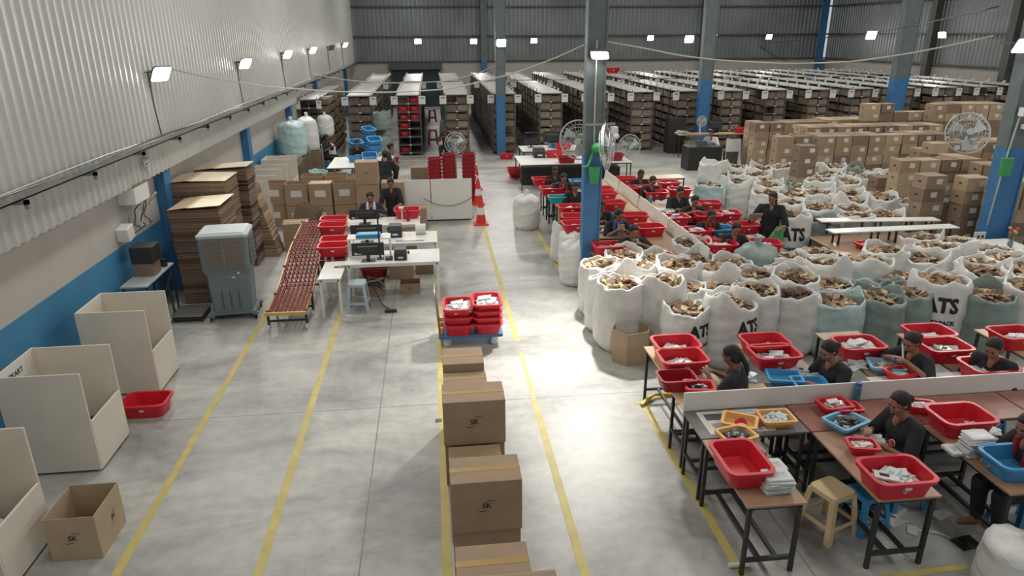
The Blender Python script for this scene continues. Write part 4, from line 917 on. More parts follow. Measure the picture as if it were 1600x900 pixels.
# ------------------------------------------------------------------ stacks of flat cardboard
def flat_stack(x0, x1, y0, y1, z1, label, seed, z0=0.0, mats=None, lean=0.0):
    r = random.Random(seed); mb = MB(); z = z0; ms = mats or [M_card3, M_card3, M_scrapd, M_cardd]; n_ = 0
    while z < z1 - 0.02:
        h = 0.024; q = r.uniform(-0.012, 0.012); w_ = r.uniform(-0.012, 0.012); s = lean * (z - z0)
        m = ms[int(n_ / 5) % len(ms)] if r.random() < 0.7 else r.choice(ms)
        mb.box(x0 + q + s, x1 + w_ + s, y0 + r.uniform(-0.012, 0.012), y1 + q, z, z + h - 0.004, m); z += h; n_ += 1
    s = lean * (z - z0)
    xs = [x0 + s, x0 + s + (x1 - x0) * 0.36, x0 + s + (x1 - x0) * 0.42, x1 + s + 0.03]; zz = [0.0, 0.035, 0.03, 0.06 if seed % 2 else 0.02]
    for i, m in ((0, M_card), (1, M_card2), (2, mat('pale_sheet', (214, 204, 176), 0.8))): mb.loft([[(xs[i], y0 - 0.01, z + zz[i]), (xs[i + 1], y0 - 0.01, z + zz[i + 1]), (xs[i + 1], y0 - 0.01, z + zz[i + 1] + 0.008), (xs[i], y0 - 0.01, z + zz[i] + 0.008)], [(xs[i], y1, z + zz[i]), (xs[i + 1], y1, z + zz[i + 1]), (xs[i + 1], y1, z + zz[i + 1] + 0.008), (xs[i], y1, z + zz[i] + 0.008)]], m)
    return tag(mb.build('flat_cardboard_stack'), label, 'cardboard stack')
flat_stack(-4.5, -3.66, 12.15, 13.1, 1.72, 'tall stack of flattened brown cartons behind the air cooler, nearest one', 1, lean=-0.03)
flat_stack(-4.9, -3.86, 13.2, 14.1, 1.97, 'second tall stack of flattened cartons, higher, with pale top sheet', 2)
flat_stack(-4.7, -3.7, 14.2, 14.8, 2.02, 'third stack of flattened cartons with a dark top edge', 3, mats=[M_card3, M_scrapd, M_black, M_card3])
flat_stack(-3.9, -3.4, 14.85, 15.4, 1.85, 'narrow leaning stack of flattened cartons at the right of the others', 4, lean=-0.25, mats=[M_card, M_card2, M_card3])
for i in range(3): mb = MB(); mb.box(0, 0.5, 0, 0.02, 0, 0.9, M_card3, Matrix.Translation((-3.5 + i * 0.05, 16.2 + i * 0.12, 0.0)) @ Matrix.Rotation(0.35, 4, 'Y')); tag(mb.build('cardboard_sheet'), ['loose brown sheet leaning behind the roller conveyor, nearest', 'loose brown sheet leaning behind the roller conveyor, middle', 'loose brown sheet leaning behind the conveyor, farthest'][i], 'sheet')
t = table(-4.92, -4.4, 16.3, 16.9, 1.72, M_dark, 'tall rusty brown steel stand by the left wall behind the cardboard', leg=M_scrapd, name='steel_stand', cat='stand')

# ------------------------------------------------------------------ platform scale, wall shelf and box
t = empty('platform_scale', (-4.2, 11.5, 0)); tag(t, 'steel platform weighing scale with dark post on the floor by the wall', 'scale')
mb = MB(); mb.box(-0.24, 0.24, -0.24, 0.24, 0.03, 0.1, M_black); mb.build('base', t); mb = MB(); mb.box(-0.245, 0.245, -0.25, 0.25, 0.1, 0.125, M_tin); mb.build('platform', t)
mb = MB(); mb.tube([(-0.27, 0, 0.05), (-0.3, 0, 0.5), (-0.3, 0, 0.95)], 0.018, M_black, 8); mb.build('post', t); mb = MB(); mb.box(-0.4, -0.26, -0.03, 0.03, 0.9, 1.05, M_blackp); mb.build('display', t)
for sx in (-1, 1):
    for sy in (-1, 1): mb = MB(); mb.lathe([(0.02, 0), (0.02, 0.03)], M_black, 10, T=Matrix.Translation((sx * 0.2, sy * 0.2, 0))); mb.build('foot', t)
t = empty('wall_table', (-4.62, 11.1, 0)); tag(t, 'narrow grey table against the blue dado with a dark box on it', 'table')
mb = MB(); mb.box(-0.2, 0.2, -0.6, 0.6, 0.9, 0.92, mat('grey_board', (168, 172, 170), 0.5)); mb.build('tabletop', t)
for y in (-0.55, 0.55):
    for x in (-0.17, 0.17): mb = MB(); mb.box(x - 0.012, x + 0.012, y - 0.012, y + 0.012, 0, 0.9, M_black); mb.build('leg', t)
mb = MB(); mb.tube([(0.17, -0.54, 0.12), (0.17, 0.54, 0.85)], 0.01, M_black, 6); mb.build('brace', t)
carton(-4.78, -4.48, 11.0, 11.3, 0.921, 1.13, 'small brown carton on the wall table under the dark box', mark=None, m=M_card3)
mb = MB(); mb.box(-4.79, -4.45, 10.98, 11.32, 1.132, 1.4, M_black); tag(mb.build('computer_case', bevel=0.008), 'black computer case standing on the small carton by the wall', 'computer')
t = empty('router', (-4.85, 11.25, 1.5)); tag(t, 'white wall router box with hanging cables above the computer case', 'router')
mb = MB(); mb.box(-0.13, 0.06, -0.14, 0.1, -0.02, 0.2, M_wht, Matrix.Rotation(0.2, 4, 'X')); mb.build('casing', t, bevel=0.01)
mb = MB(); mb.tube([(-0.05, 0.12, -0.0), (0.0, 0.12, 0.3)], 0.006, M_black, 6); mb.build('antenna', t)
p = PX(222, 300, -4.72)
t = empty('junction_box', (-4.86, p.y, p.z)); tag(t, 'white cable junction box high on the left wall in front of the blue column', 'junction box')
mb = MB(); mb.box(-0.12, 0.16, -0.34, 0.24, -0.14, 0.14, M_wht); mb.build('casing', t, bevel=0.01); mb = MB(); mb.box(-0.13, 0.17, -0.35, 0.25, 0.141, 0.16, M_card3); mb.build('lid', t)
r_ = random.Random(4)
for i in range(6):
    y = 11.4 + i * 0.12; pts = [(-4.72, p.y - 0.1 + 0.04 * i, p.z - 0.13)] + [(-4.8 + r_.uniform(-.04, .06), (p.y * (1 - f) + y * f) + r_.uniform(-.12, .12), (p.z - 0.13) * (1 - f) + 1.5 * f) for f in (0.25, 0.5, 0.7, 0.85)] + [(-4.8, 11.3, 1.55)]
    tag(MB().tube(pts, 0.009, M_wire if i % 2 else M_black, 6).build('hanging_cable', smooth=True), ('white' if i % 2 else 'black') + ' cable hanging from the junction box to the router, ' + ('nearest', 'near', 'middle', 'fourth', 'far', 'farthest')[i], 'cable', 'cables under the junction box')
tag(MB().tube([(-4.7 + 0.06 * sin(a), 12.05 + 0.09 * cos(a), 1.95 + 0.1 * sin(a * 1.0)) for a in [k * 0.55 for k in range(26)]], 0.009, M_wire, 6).build('cable_coil', smooth=True), 'small coil of pale cable hanging on the wall under the junction box', 'cable')
tag(MB().tube([(-4.68, p.y + 0.3 + 0.12 * cos(a), p.z + 0.35 + 0.1 * sin(a) + a * 0.01) for a in [k * 0.5 for k in range(40)]], 0.012, M_wire, 6).build('cable_coil', smooth=True), 'tangle of grey cable above the junction box near the tray', 'cable')

# ------------------------------------------------------------------ roller conveyor
cc = [P(447, 489, 0.3), P(462, 450, 0.42), P(478, 386, 0.62), P(496, 345, 0.78)]
def bez(f):
    f *= 3; i = min(2, int(f)); g = f - i; return cc[i].lerp(cc[i + 1], g)
pts = [bez(k / 60) for k in range(61)]
for _ in range(8): pts = [pts[0]] + [(pts[i - 1] + pts[i] * 2 + pts[i + 1]) / 4 for i in range(1, 60)] + [pts[-1]]
t = empty('roller_conveyor', (0, 0, 0)); tag(t, 'flexible conveyor with red skate wheels rising beside the packing desks', 'conveyor')
HW = 0.3
for s in (-1, 1):
    mb = MB(); mb.loft([[(p.x + s * HW - 0.012, p.y, p.z - 0.03), (p.x + s * HW + 0.012, p.y, p.z - 0.03), (p.x + s * HW + 0.012, p.y, p.z + 0.01), (p.x + s * HW - 0.012, p.y, p.z + 0.01)] for p in pts], mat('brass_rail', (176, 140, 92), 0.4, metal=0.3)); mb.build('side_rail', t)
for i in range(1, 60):
    p = pts[i]; mb = MB(); mb.tube([(p.x - HW, p.y, p.z), (p.x + HW, p.y, p.z)], 0.006, M_tin, 6)
    for k in range(8): x = p.x - HW + 0.04 + k * 0.074 + (0.02 if i % 2 else 0); mb.lathe([(0.03, -0.011), (0.034, -0.006), (0.034, 0.006), (0.03, 0.011)], M_redk, 10, T=Matrix.Translation((x, p.y, p.z)) @ Matrix.Rotation(pi / 2, 4, 'Y'))
    [mb.lathe([(0.01, -0.016), (0.01, 0.016)], M_pine, 8, T=Matrix.Translation((p.x - HW + 0.04 + k * 0.074 + (0.02 if i % 2 else 0), p.y, p.z + 0.024)) @ Matrix.Rotation(pi / 2, 4, 'Y')) for k in range(8)]; mb.build('wheel_axle', t)
for i in (1, 15, 30, 45, 59):
    p = pts[i]
    for s in (-1, 1):
        mb = MB(); x = p.x + s * HW; mb.box(x - 0.018, x + 0.018, p.y - 0.02, p.y + 0.02, 0.09, p.z + 0.03, M_black); l = mb.build('leg', t)
        mb = MB(); mb.lathe([(0.03, -0.014), (0.045, -0.01), (0.045, 0.01), (0.03, 0.014)], M_wht, 14, T=Matrix.Translation((x, p.y - 0.02, 0.046)) @ Matrix.Rotation(pi / 2, 4, 'Y')); mb.box(x - 0.02, x + 0.02, p.y - 0.01, p.y + 0.01, 0.04, 0.1, M_tin); mb.build('castor', l)
    mb = MB(); mb.box(p.x - HW, p.x + HW, p.y - 0.012, p.y + 0.012, 0.14, 0.17, M_black); mb.build('cross_bar', t)
p = pts[0]; mb = MB(); mb.box(p.x - HW - 0.03, p.x + HW + 0.03, p.y - 0.06, p.y - 0.02, p.z - 0.02, p.z + 0.03, mat('yellow_bar', (206, 168, 88), 0.5)); mb.build('end_bar', t)

# ------------------------------------------------------------------ packing desks
LEGW = dict(leg=M_wht, lw=0.045, bars=False)
table(-1.6, 0.03, 11.72, 12.5, 0.75, M_lam, 'long white packing desk nearest to the camera, with a printer on it', name='packing_desk', cat='desk', **LEGW)
table(-2.0, -1.62, 11.15, 12.1, 0.70, M_lam, 'small white side desk at the left of the nearest packing desk', name='packing_desk', cat='desk', **LEGW)
table(-1.6, 0.0, 12.95, 13.75, 0.75, M_lam, 'white packing desk in the middle, with a white paper roll', name='packing_desk', cat='desk', **LEGW)
table(-2.12, -1.63, 12.6, 13.5, 0.72, M_lam, 'small white side desk carrying two red tubs beside the conveyor', name='packing_desk', cat='desk', **LEGW)
table(-2.2, -0.35, 14.35, 15.05, 0.75, M_lam, 'farthest white packing desk, where the bearded man works', name='packing_desk', cat='desk', **LEGW)
for y, d in ((12.15, 'nearest'),):
    t = empty('desk_riser', (-1.25, y, 0.75)); tag(t, 'white shelf riser standing on the %s packing desk' % d, 'riser')
    mb = MB(); mb.box(-0.33, 0.42, -0.16, 0.16, 0.36, 0.38, M_lam); mb.build('shelf', t)
    for x in (-0.32, 0.4): mb = MB(); mb.box(x, x + 0.02, -0.15, 0.15, 0, 0.36, M_lam); mb.build('side_panel', t)
def monitor(x, y, z, w_, h_, label, rz=0.0, back=True, tilt=0.12):
    t = empty('monitor', (x, y, z), rz); tag(t, label, 'monitor'); T = Matrix.Translation((0, 0, 0.1)) @ Matrix.Rotation(-tilt, 4, 'X')
    mb = MB(); mb.loft([[(-w_ / 2, 0, 0), (w_ / 2, 0, 0), (w_ / 2, 0.03, 0), (-w_ / 2, 0.03, 0)], [(-w_ / 2, 0, h_), (w_ / 2, 0, h_), (w_ / 2, 0.03, h_), (-w_ / 2, 0.03, h_)]], M_blackp, T=T)
    mb.loft([[(-w_ * .3, -0.04, h_ * .2), (w_ * .3, -0.04, h_ * .2), (w_ * .34, 0, h_ * .15), (-w_ * .34, 0, h_ * .15)], [(-w_ * .3, -0.04, h_ * .7), (w_ * .3, -0.04, h_ * .7), (w_ * .34, 0, h_ * .8), (-w_ * .34, 0, h_ * .8)]], M_blackp, T=T); mb.build('casing', t)
    mb = MB(); mb.box(-w_ / 2 + 0.015, w_ / 2 - 0.015, 0.0301, 0.033, 0.02, h_ - 0.015, M_screen, T); mb.build('screen', t)
    mb = MB(); mb.box(-0.03, 0.03, -0.01, 0.02, 0.01, 0.2, M_blackp); mb.box(-0.12, 0.12, -0.08, 0.1, 0, 0.012, M_blackp); mb.build('stand', t)
    if back: mb = MB(); mb.box(-w_ * .42, -w_ * .2, -0.003, -0.001, 0.02, 0.05, M_paper, T); mb.build('sticker', t)
    return t
monitor(-1.22, 11.9, 0.751, 0.56, 0.22, 'black monitor seen from behind on the nearest packing desk', rz=0)
monitor(-1.34, 13.08, 0.751, 0.6, 0.24, 'black monitor on the middle packing desk'); monitor(-1.5, 14.5, 0.751, 0.62, 0.2, 'black monitor before the bearded man on the farthest desk')
mb = MB(); mb.box(-1.42, -1.0, 12.0, 12.22, 1.131, 1.19, M_blue); mb.box(-1.38, -1.04, 12.02, 12.2, 1.191, 1.2, M_lblue); tag(mb.build('blue_box'), 'flat blue and white box on the riser of the nearest desk', 'box')
def printer(x, y, z, s, label, m=M_blackp):
    t = empty('label_printer', (x, y, z)); tag(t, label, 'printer'); mb = MB(); mb.loft([rrect(0.22 * s, 0.28 * s, 0.02, 0), rrect(0.22 * s, 0.28 * s, 0.02, 0.12 * s), rrect(0.2 * s, 0.22 * s, 0.03, 0.19 * s)], m); mb.build('casing', t)
    mb = MB(); mb.box(-0.04 * s, 0.05 * s, -0.145 * s, -0.138 * s, 0.04 * s, 0.07 * s, M_paper); mb.build('label_slot', t); mb = MB(); mb.lathe([(0.03, -0.02), (0.03, 0.02)], M_blackp, 12, T=Matrix.Translation((0.14 * s, 0.02, 0.1 * s)) @ Matrix.Rotation(pi / 2, 4, 'Y')); mb.build('knob', t)
printer(-0.66, 11.98, 0.751, 1.0, 'dark grey label printer on the nearest white desk'); printer(-0.82, 13.5, 0.751, 1.2, 'wide black printer on the middle white desk')
mb = MB(); mb.box(-0.93, -0.8, 11.88, 12.0, 0.751, 0.8, M_blackp); tag(mb.build('scanner', bevel=0.01), 'small black scanner next to the label printer', 'scanner')
mb = MB(); mb.lathe([(0.02, 0), (0.1, 0), (0.1, 0.2), (0.02, 0.2)], M_paper, 24, T=Matrix.Translation((-0.42, 13.55, 0.86)) @ Matrix.Rotation(pi / 2, 4, 'Y')); tag(mb.build('paper_roll', smooth=False), 'white paper roll on the middle white desk', 'roll')
mb = MB(); mb.box(-0.8, -0.25, 13.05, 13.09, 0.751, 0.765, M_tin); tag(mb.build('steel_rule'), 'grey metal bar lying on the middle white desk', 'bar')
mb = MB(); mb.box(-1.72, -1.62, 11.7, 11.8, 0.701, 0.72, M_tin); mb.box(-1.8, -1.7, 11.73, 11.77, 0.701, 0.715, M_black); tag(mb.build('tape_gun'), 'small grey tape dispenser on the small near side desk', 'tape dispenser')
for x_, h_ in ((-1.02, 0.5),): mb = MB(); mb.tube([(x_, 12.0, 0.76), (x_, 12.0, 1.7)], 0.014, M_black, 8); mb.tube([(x_, 12.0, 1.65), (x_ + 0.1, 11.96, 1.62)], 0.012, M_black, 8); mb.box(x_ - .06, x_ + .06, 11.94, 12.06, 0.751, 0.762, M_black); tag(mb.build('camera_pole'), 'thin black pole with clamps on the nearest packing desk', 'pole')
mb = MB(); mb.tube([(-0.72, 14.6, 0.76), (-0.72, 14.6, 1.05)], 0.014, M_wht, 8); mb.box(-0.78, -0.68, 14.56, 14.64, 1.03, 1.07, M_wht); tag(mb.build('scanner_stand'), 'white scanner stand before the bearded man', 'stand')
mb = MB(); mb.lathe([(0.035, 0), (0.035, 0.2), (0.02, 0.24), (0.02, 0.28)], M_redk, 14, T=Matrix.Translation((-0.6, 14.62, 0.751))); tag(mb.build('flask', smooth=True), 'dark red drinking flask on the farthest packing desk', 'flask')
tub(522, 340, 'r', 'behind the other one on the farthest desk beside the conveyor', z=0.751); tub(520, 350, 'r', 'in front on the farthest desk beside the conveyor', z=0.751)
tub(524, 372, 'r', 'behind on the small side desk beside the conveyor', z=0.721); tub(521, 382, 'r', 'in front on the small side desk beside the conveyor', z=0.721); tub(636, 326, 'r', 'at the right end of the farthest packing desk', z=0.751)
tub(519, 402, 'd', 'on the floor under the small side desk', z=0.0); tub(585, 415, 'd', 'on the floor under the middle packing desk', z=0.0)
carton(-0.72, -0.35, 12.15, 12.45, 0, 0.2, 'low open carton with SK mark under the nearest packing desk', open_=True, ms=0.7); carton(-1.35, -1.0, 12.1, 12.45, 0, 0.22, 'carton full of cables under the nearest packing desk', open_=True, mark=None)
carton(-0.95, -0.5, 13.0, 13.35, 0, 0.36, 'plain carton under the middle packing desk', mark=None); carton(-0.45, -0.1, 13.25, 13.6, 0, 0.4, 'dull carton at the right under the middle desk', mark=None, m=M_card3)
carton(-0.9, -0.45, 14.5, 14.85, 0, 0.35, 'carton on the floor under the farthest packing desk', mark=None, m=M_card3)
r_ = random.Random(9)
for i in range(5):
    pts_ = [Vector((-1.15 + 0.16 * sin(a * 1.1 + i) + r_.uniform(-.03, .03), 12.0 + 0.12 * cos(a * 1.3 + i), 0.3 + 0.1 * sin(a * .7 + i))) for a in range(16)]
    tag(MB().tube(pts_, 0.008, [M_black, M_wire, M_blackp, M_black, M_rope][i], 6).build('tangled_cable', smooth=True), ['black', 'white', 'grey-black', 'thick black', 'tan'][i] + ' cable in the tangle under the nearest packing desk', 'cable')
tag(MB().tube([Vector((-1.12, 11.95, 0.75)), Vector((-1.1, 11.9, 0.5)), Vector((-1.2, 11.95, 0.3)), Vector((-1.0, 11.6, 0.02)), Vector((-0.85, 11.35, 0.012))], 0.009, M_black, 6).build('power_cable', smooth=True), 'black power cable trailing from the near desk onto the floor', 'cable')
mb = MB(); mb.box(-0.95, -0.75, 11.26, 11.34, 0.0, 0.04, M_black); tag(mb.build('power_strip'), 'black power strip on the floor before the nearest packing desk', 'power strip')
p = P(557, 500, 0); s = ST_W.put((p.x, 11.5, 0), 0, 'pale grey-white plastic stool in front of the nearest packing desk', (1.0, 1.0, 1.02)); s['group'] = 'plastic stools'

# people at the packing desks
def stand(pr, x, y, face, desc, sc=1.0):
    o = pr.put((x, y, 0), face, 'person ' + desc, sc=sc); o['category'] = 'person'; return o
PS_A = make_person('sa', (0.2, -0.3, 0.98), (-0.25, -0.28, 1.12), lean=0.05, nod=0.45, turn=-0.4, stand=True, pants=M_print, bun='tail', wide=1.08, fine=0.008)
stand(PS_A, 6.5, 12.6, radians(-25), 'standing in a charcoal shirt and printed trousers, holding brown sheets')
PS_B = make_person('sb', (0.12, -0.4, 0.98), (-0.18, -0.4, 0.96), lean=0.12, nod=0.5, stand=True, bun='bun')
stand(PS_B, -0.98, 15.75, 0, 'standing in a dark shirt behind the bearded man', 0.92)
stand(PS_B, -1.28, 18.6, pi, 'standing with the back to the camera near the carton wall', 1.0)
PM = make_person('man', (0.22, -0.42, 0.82), (-0.16, -0.42, 0.82), lean=0.1, nod=0.45, beard=True, shirt=M_navy, bun='', scarf=M_paper)
o = PM.put((-1.42, 15.42, 0), 0, 'person with a beard, dark jacket and white collar, sitting at the farthest desk'); o['category'] = 'person'
ST_W.put((-1.42, 15.42, 0), 0, 'pale plastic stool under the bearded man', (1, 1, 0.84))
mb = MB(); mb.box(-0.13, 0.13, -0.01, 0.01, -0.07, 0.07, M_card, Matrix.Translation((6.12, 12.45, 1.17)) @ Matrix.Rotation(0.5, 4, 'X')); tag(mb.build('brown_sheets'), 'folded brown sheets held by the standing person at the back crowd', 'sheets')
mb = MB(); mb.loft([[(6.5, 12.25, 1.0), (6.62, 12.25, 1.0), (6.62, 12.3, 1.0), (6.5, 12.3, 1.0)], [(6.36, 12.2, 0.78), (6.62, 12.2, 0.76), (6.62, 12.32, 0.76), (6.36, 12.3, 0.78)], [(6.36, 12.2, 0.62), (6.6, 12.2, 0.6), (6.6, 12.32, 0.6), (6.36, 12.3, 0.62)]], M_green); tag(mb.build('green_bag'), 'green and white plastic bag hanging from the standing person', 'bag')

# cartons behind the desks
G2 = 'open cartons in the wall behind the packing desks'
for x, lv, y, d, op in ((-3.95, 2, 17.4, 'first', True), (-3.38, 2, 17.25, 'second', True), (-2.8, 2, 17.2, 'third', False), (-2.22, 2, 17.25, 'fourth', True), (-1.62, 3, 16.9, 'fifth', False), (-1.04, 2, 17.1, 'sixth', False), (-0.5, 1, 16.6, 'seventh', False)):
    for l in range(lv):
        carton(x - 0.27, x + 0.27, y, y + 0.45, l * 0.55, l * 0.55 + 0.54, 'brown carton in the %s column from the left behind the desks, level %s' % (d, ('one at the floor', 'two', 'three at the top')[l]), open_=(op and l == lv - 1), group=G2, ms=0.7, sheet_=(0.03 * (l - 1), 0.3, 0.26, 0.16) if (x < -1.9 and (l or x < -2.5)) else None)
for x, y in ((-3.1, 17.9), (-2.5, 17.9)): carton(x - 0.27, x + 0.27, y, y + 0.45, 0, 1.15, 'tall open carton standing behind the %s of the carton wall' % ('left part' if x < -3 else 'right part'), open_=True, mark=None)
p = P(465, 392, 0); carton(p.x - 0.28, p.x + 0.26, 15.2, 15.65, 0, 0.62, 'single taped brown carton beside the conveyor', mark='front', ms=0.6, rz=0.1)
carton(-2.75, -2.3, 20.2, 20.6, 0, 0.7, 'open carton with white paper stuffing near the blue tubs', open_=True, mark=None); pile(-2.52, 20.4, 0.1, 0.3, 0.3, 0.65, [M_paper], 16, 77, 'white crumpled paper bulging from the carton near the blue tubs')

# white board fronts, red tub stacks, cones
for x0, x1, d in ((-1.25, -0.12, 'left'), (-0.1, 0.93, 'right')):
    t = empty('board_bin', ((x0 + x1) / 2, 17.45, 0)); tag(t, 'wide white bin seen from its closed side, %s one of the pair by the cones' % d, 'bin'); w_ = (x1 - x0) / 2
    for nm, q in (('front_panel', (-w_, w_, -0.012, 0.012, 0.04, 1.08)), ('back_panel', (-w_, w_, 0.5, 0.524, 0.04, 0.7)), ('side_panel', (-w_, -w_ + 0.02, 0.012, 0.5, 0.04, 0.8)), ('side_panel', (w_ - 0.02, w_, 0.012, 0.5, 0.04, 0.8)), ('bottom_panel', (-w_ + .02, w_ - .02, 0.012, 0.5, 0.05, 0.08))): mb = MB(); mb.box(*q, M_lam if nm != 'back_panel' else M_ivory); mb.build(nm, t)
    for x in (-w_ + 0.08, w_ - 0.08):
        for y in (0.04, 0.46): mb = MB(); mb.box(x - 0.02, x + 0.02, y - 0.02, y + 0.02, 0, 0.041, M_black); mb.build('foot', t)
tag(MB().tube([(-0.3 + 1.3 * k / 14, 17.4, 0.62 - 0.24 * (1 - ((k - 7) / 7) ** 2) + 0.02 * k / 7) for k in range(15)], 0.008, M_blackp, 6).build('barrier_chain', smooth=True), 'dark thin chain sagging across the white bin to the cones', 'chain')
def cone(x, y, d, lie=False):
    t = empty('traffic_cone', (x, y, 0)); tag(t, 'red and white traffic cone, ' + d, 'cone', 'traffic cones')
    mb = MB(); mb.loft([rrect(0.38, 0.38, 0.04, 0), rrect(0.36, 0.36, 0.04, 0.035)], M_orange); mb.build('base', t)
    mb = MB(); mb.lathe([(0.13, 0.035), (0.1, 0.26)], M_orange, 20, cap=False); mb.lathe([(0.075, 0.44), (0.03, 0.72), (0.0301, 0.735)], M_orange, 20); mb.build('body', t); mb = MB(); mb.lathe([(0.1005, 0.26), (0.0755, 0.44)], M_wht, 20, cap=False); mb.build('reflective_band', t)
cone(1.12, 17.0, 'nearest of the three'); cone(1.2, 19.2, 'middle of the three'); cone(1.28, 21.2, 'farthest of the three')
G3 = 'stacked red tubs behind the white bins'
for x, y, nn, sn_ in ((0.02, 19.6, 11, 'left'), (0.42, 19.6, 12, 'middle'), (0.42, 20.15, 10, 'rear middle'), (0.98, 19.6, 12, 'right'), (1.0, 20.15, 10, 'rear right')):
    for k in range(nn):
        o = T_DR.put((x, y, 0.02 + k * 0.105), pi / 2 if k % 1 == 0 else 0, 'dark red tub in the %s nested stack behind the white bins, %s from the floor' % (sn_, ORD[k]), (0.66, 0.9, 1.0), group=G3)
o = tub(660, 262, 'r', 'single one just left of the nested red stacks', z=0.5)
for x_, y_ in ((-0.45, 21.0),): carton(x_ - 0.25, x_ + 0.25, y_, y_ + 0.4, 0, 0.75, 'brown carton left of the nested red tubs', mark=None, m=M_card3)
carton(o.location.x - 0.25, o.location.x + 0.25, o.location.y - 0.2, o.location.y + 0.2, 0, 0.495, 'brown carton under the single red tub', mark=None, m=M_card3)

# ------------------------------------------------------------------ trolley with tubs
t = empty('platform_trolley', (0.45, 10.0, 0)); tag(t, 'blue platform trolley with a steel handle and small wheels carrying red tubs', 'trolley')
mb = MB(); mb.loft([rrect(0.98, 0.62, 0.04, 0.15), rrect(0.98, 0.62, 0.04, 0.2)], M_bluesteel); mb.build('platform', t)
for sx in (-1, 1):
    for sy in (-1, 1): mb = MB(); mb.lathe([(0.04, -0.018), (0.065, -0.015), (0.065, 0.015), (0.04, 0.018)], M_wht, 16, T=Matrix.Translation((sx * 0.36, sy * 0.22, 0.066)) @ Matrix.Rotation(0.5, 4, 'Z') @ Matrix.Rotation(pi / 2, 4, 'X')); mb.box(sx * 0.36 - 0.03, sx * 0.36 + 0.03, sy * 0.22 - 0.025, sy * 0.22 + 0.025, 0.13, 0.152, M_black); mb.build('wheel', t)
mb = MB(); mb.tube([(-0.47, -0.22, 0.2), (-0.52, -0.22, 0.8), (-0.53, -0.15, 0.88), (-0.53, 0.15, 0.88), (-0.52, 0.22, 0.8), (-0.47, 0.22, 0.2)], 0.015, M_tin, 10); mb.build('handle', t, smooth=True)
for y in (-0.2, 0.02, 0.22): mb = MB(); mb.lathe([(0.035, 0), (0.035, 0.1)], M_peach, 12, T=Matrix.Translation((-0.44, y, 0.2))); mb.build('yellow_holder', t)
for s, nn, d in ((0, 3, 'left'), (1, 4, 'right')):
    x = 0.27 + 0.44 * s
    for k in range(nn):
        z = 0.2 + k * (0.13 if s == 0 else 0.105); o = T_RED.put((x, 9.9, z), pi / 2, 'red tub in the %s nested stack on the trolley, %s from the bottom' % (d, ORD[k]), (1.02, 1.06, 1.0), group='red tubs on the trolley'); o['category'] = 'tub'
    pile(x, 9.9, z + 0.08, 0.26, 0.36, 0.13, WP, 26, 30 + s, 'white packets in the top tub of the %s stack on the trolley' % d)
# ------------------------------------------------------------------ near benches on the right
for i, (x0, x1, m, d) in enumerate(((2.5, 3.62, M_plyg, 'grey worn one at the left end under the printed sheet'), (3.64, 4.84, M_plyr, 'reddish one in the middle'), (4.86, 6.06, M_plyr, 'reddish one by the empty red tub'), (6.08, 7.28, M_plyr, 'one at the right photo edge'))):
    table(x0, x1, 5.66, 6.185, 0.75, m, 'long table along the near side of the white partition, ' + d, low=0.25)
for i, (x0, x1, m, d) in enumerate(((2.52, 3.62, M_pine, 'pale one at the left end'), (3.64, 4.84, M_plyg, 'dark worn one beneath the blue trays'), (4.86, 6.06, M_lam, 'one with a white worn top'), (6.08, 7.28, M_lam, 'one at the right photo edge'))):
    table(x0, x1, 6.225, 6.69, 0.75, m, 'long table along the far side of the white partition, ' + d, low=0.25)
for x0, d, y0 in ((2.5, 'left one, beside the yellow floor line', 4.6), (3.64, 'middle one with the full red tub', 4.55), (4.82, 'right one with packets stack and blue tub', 4.5)): table(x0, x0 + (0.53 if x0 < 3 else 0.58), y0, 5.64, 0.75, M_ply, 'brown-topped table reaching towards the camera, ' + d, low=0.14, lw=0.035)
for x0, y1, m, d in ((2.56, 7.82, M_pine, 'leftmost, with three red tubs'), (3.76, 7.75, M_ply, 'second from the left, with two red tubs of packets'), (4.93, 7.95, M_ply, 'third from the left, with the overfull red tub'), (5.98, 7.8, M_ply, 'fourth from the left, with a tub of black packets'), (7.1, 7.8, M_pine, 'at the right photo edge')):
    table(x0, x0 + 0.6, 6.71, y1, 0.75, m, 'table reaching back towards the sacks, ' + d)
for x0, x1, d in ((2.5, 3.7, 'left third'), (3.71, 5.2, 'middle third'), (5.21, 7.28, 'right third')): mb = MB(); mb.box(x0, x1, 6.195, 6.213, 0.751, 0.965, M_paper if False else M_lam); tag(mb.build('partition_board'), 'low white partition board between the near tables, ' + d, 'partition')
N = 'on the near tables, '
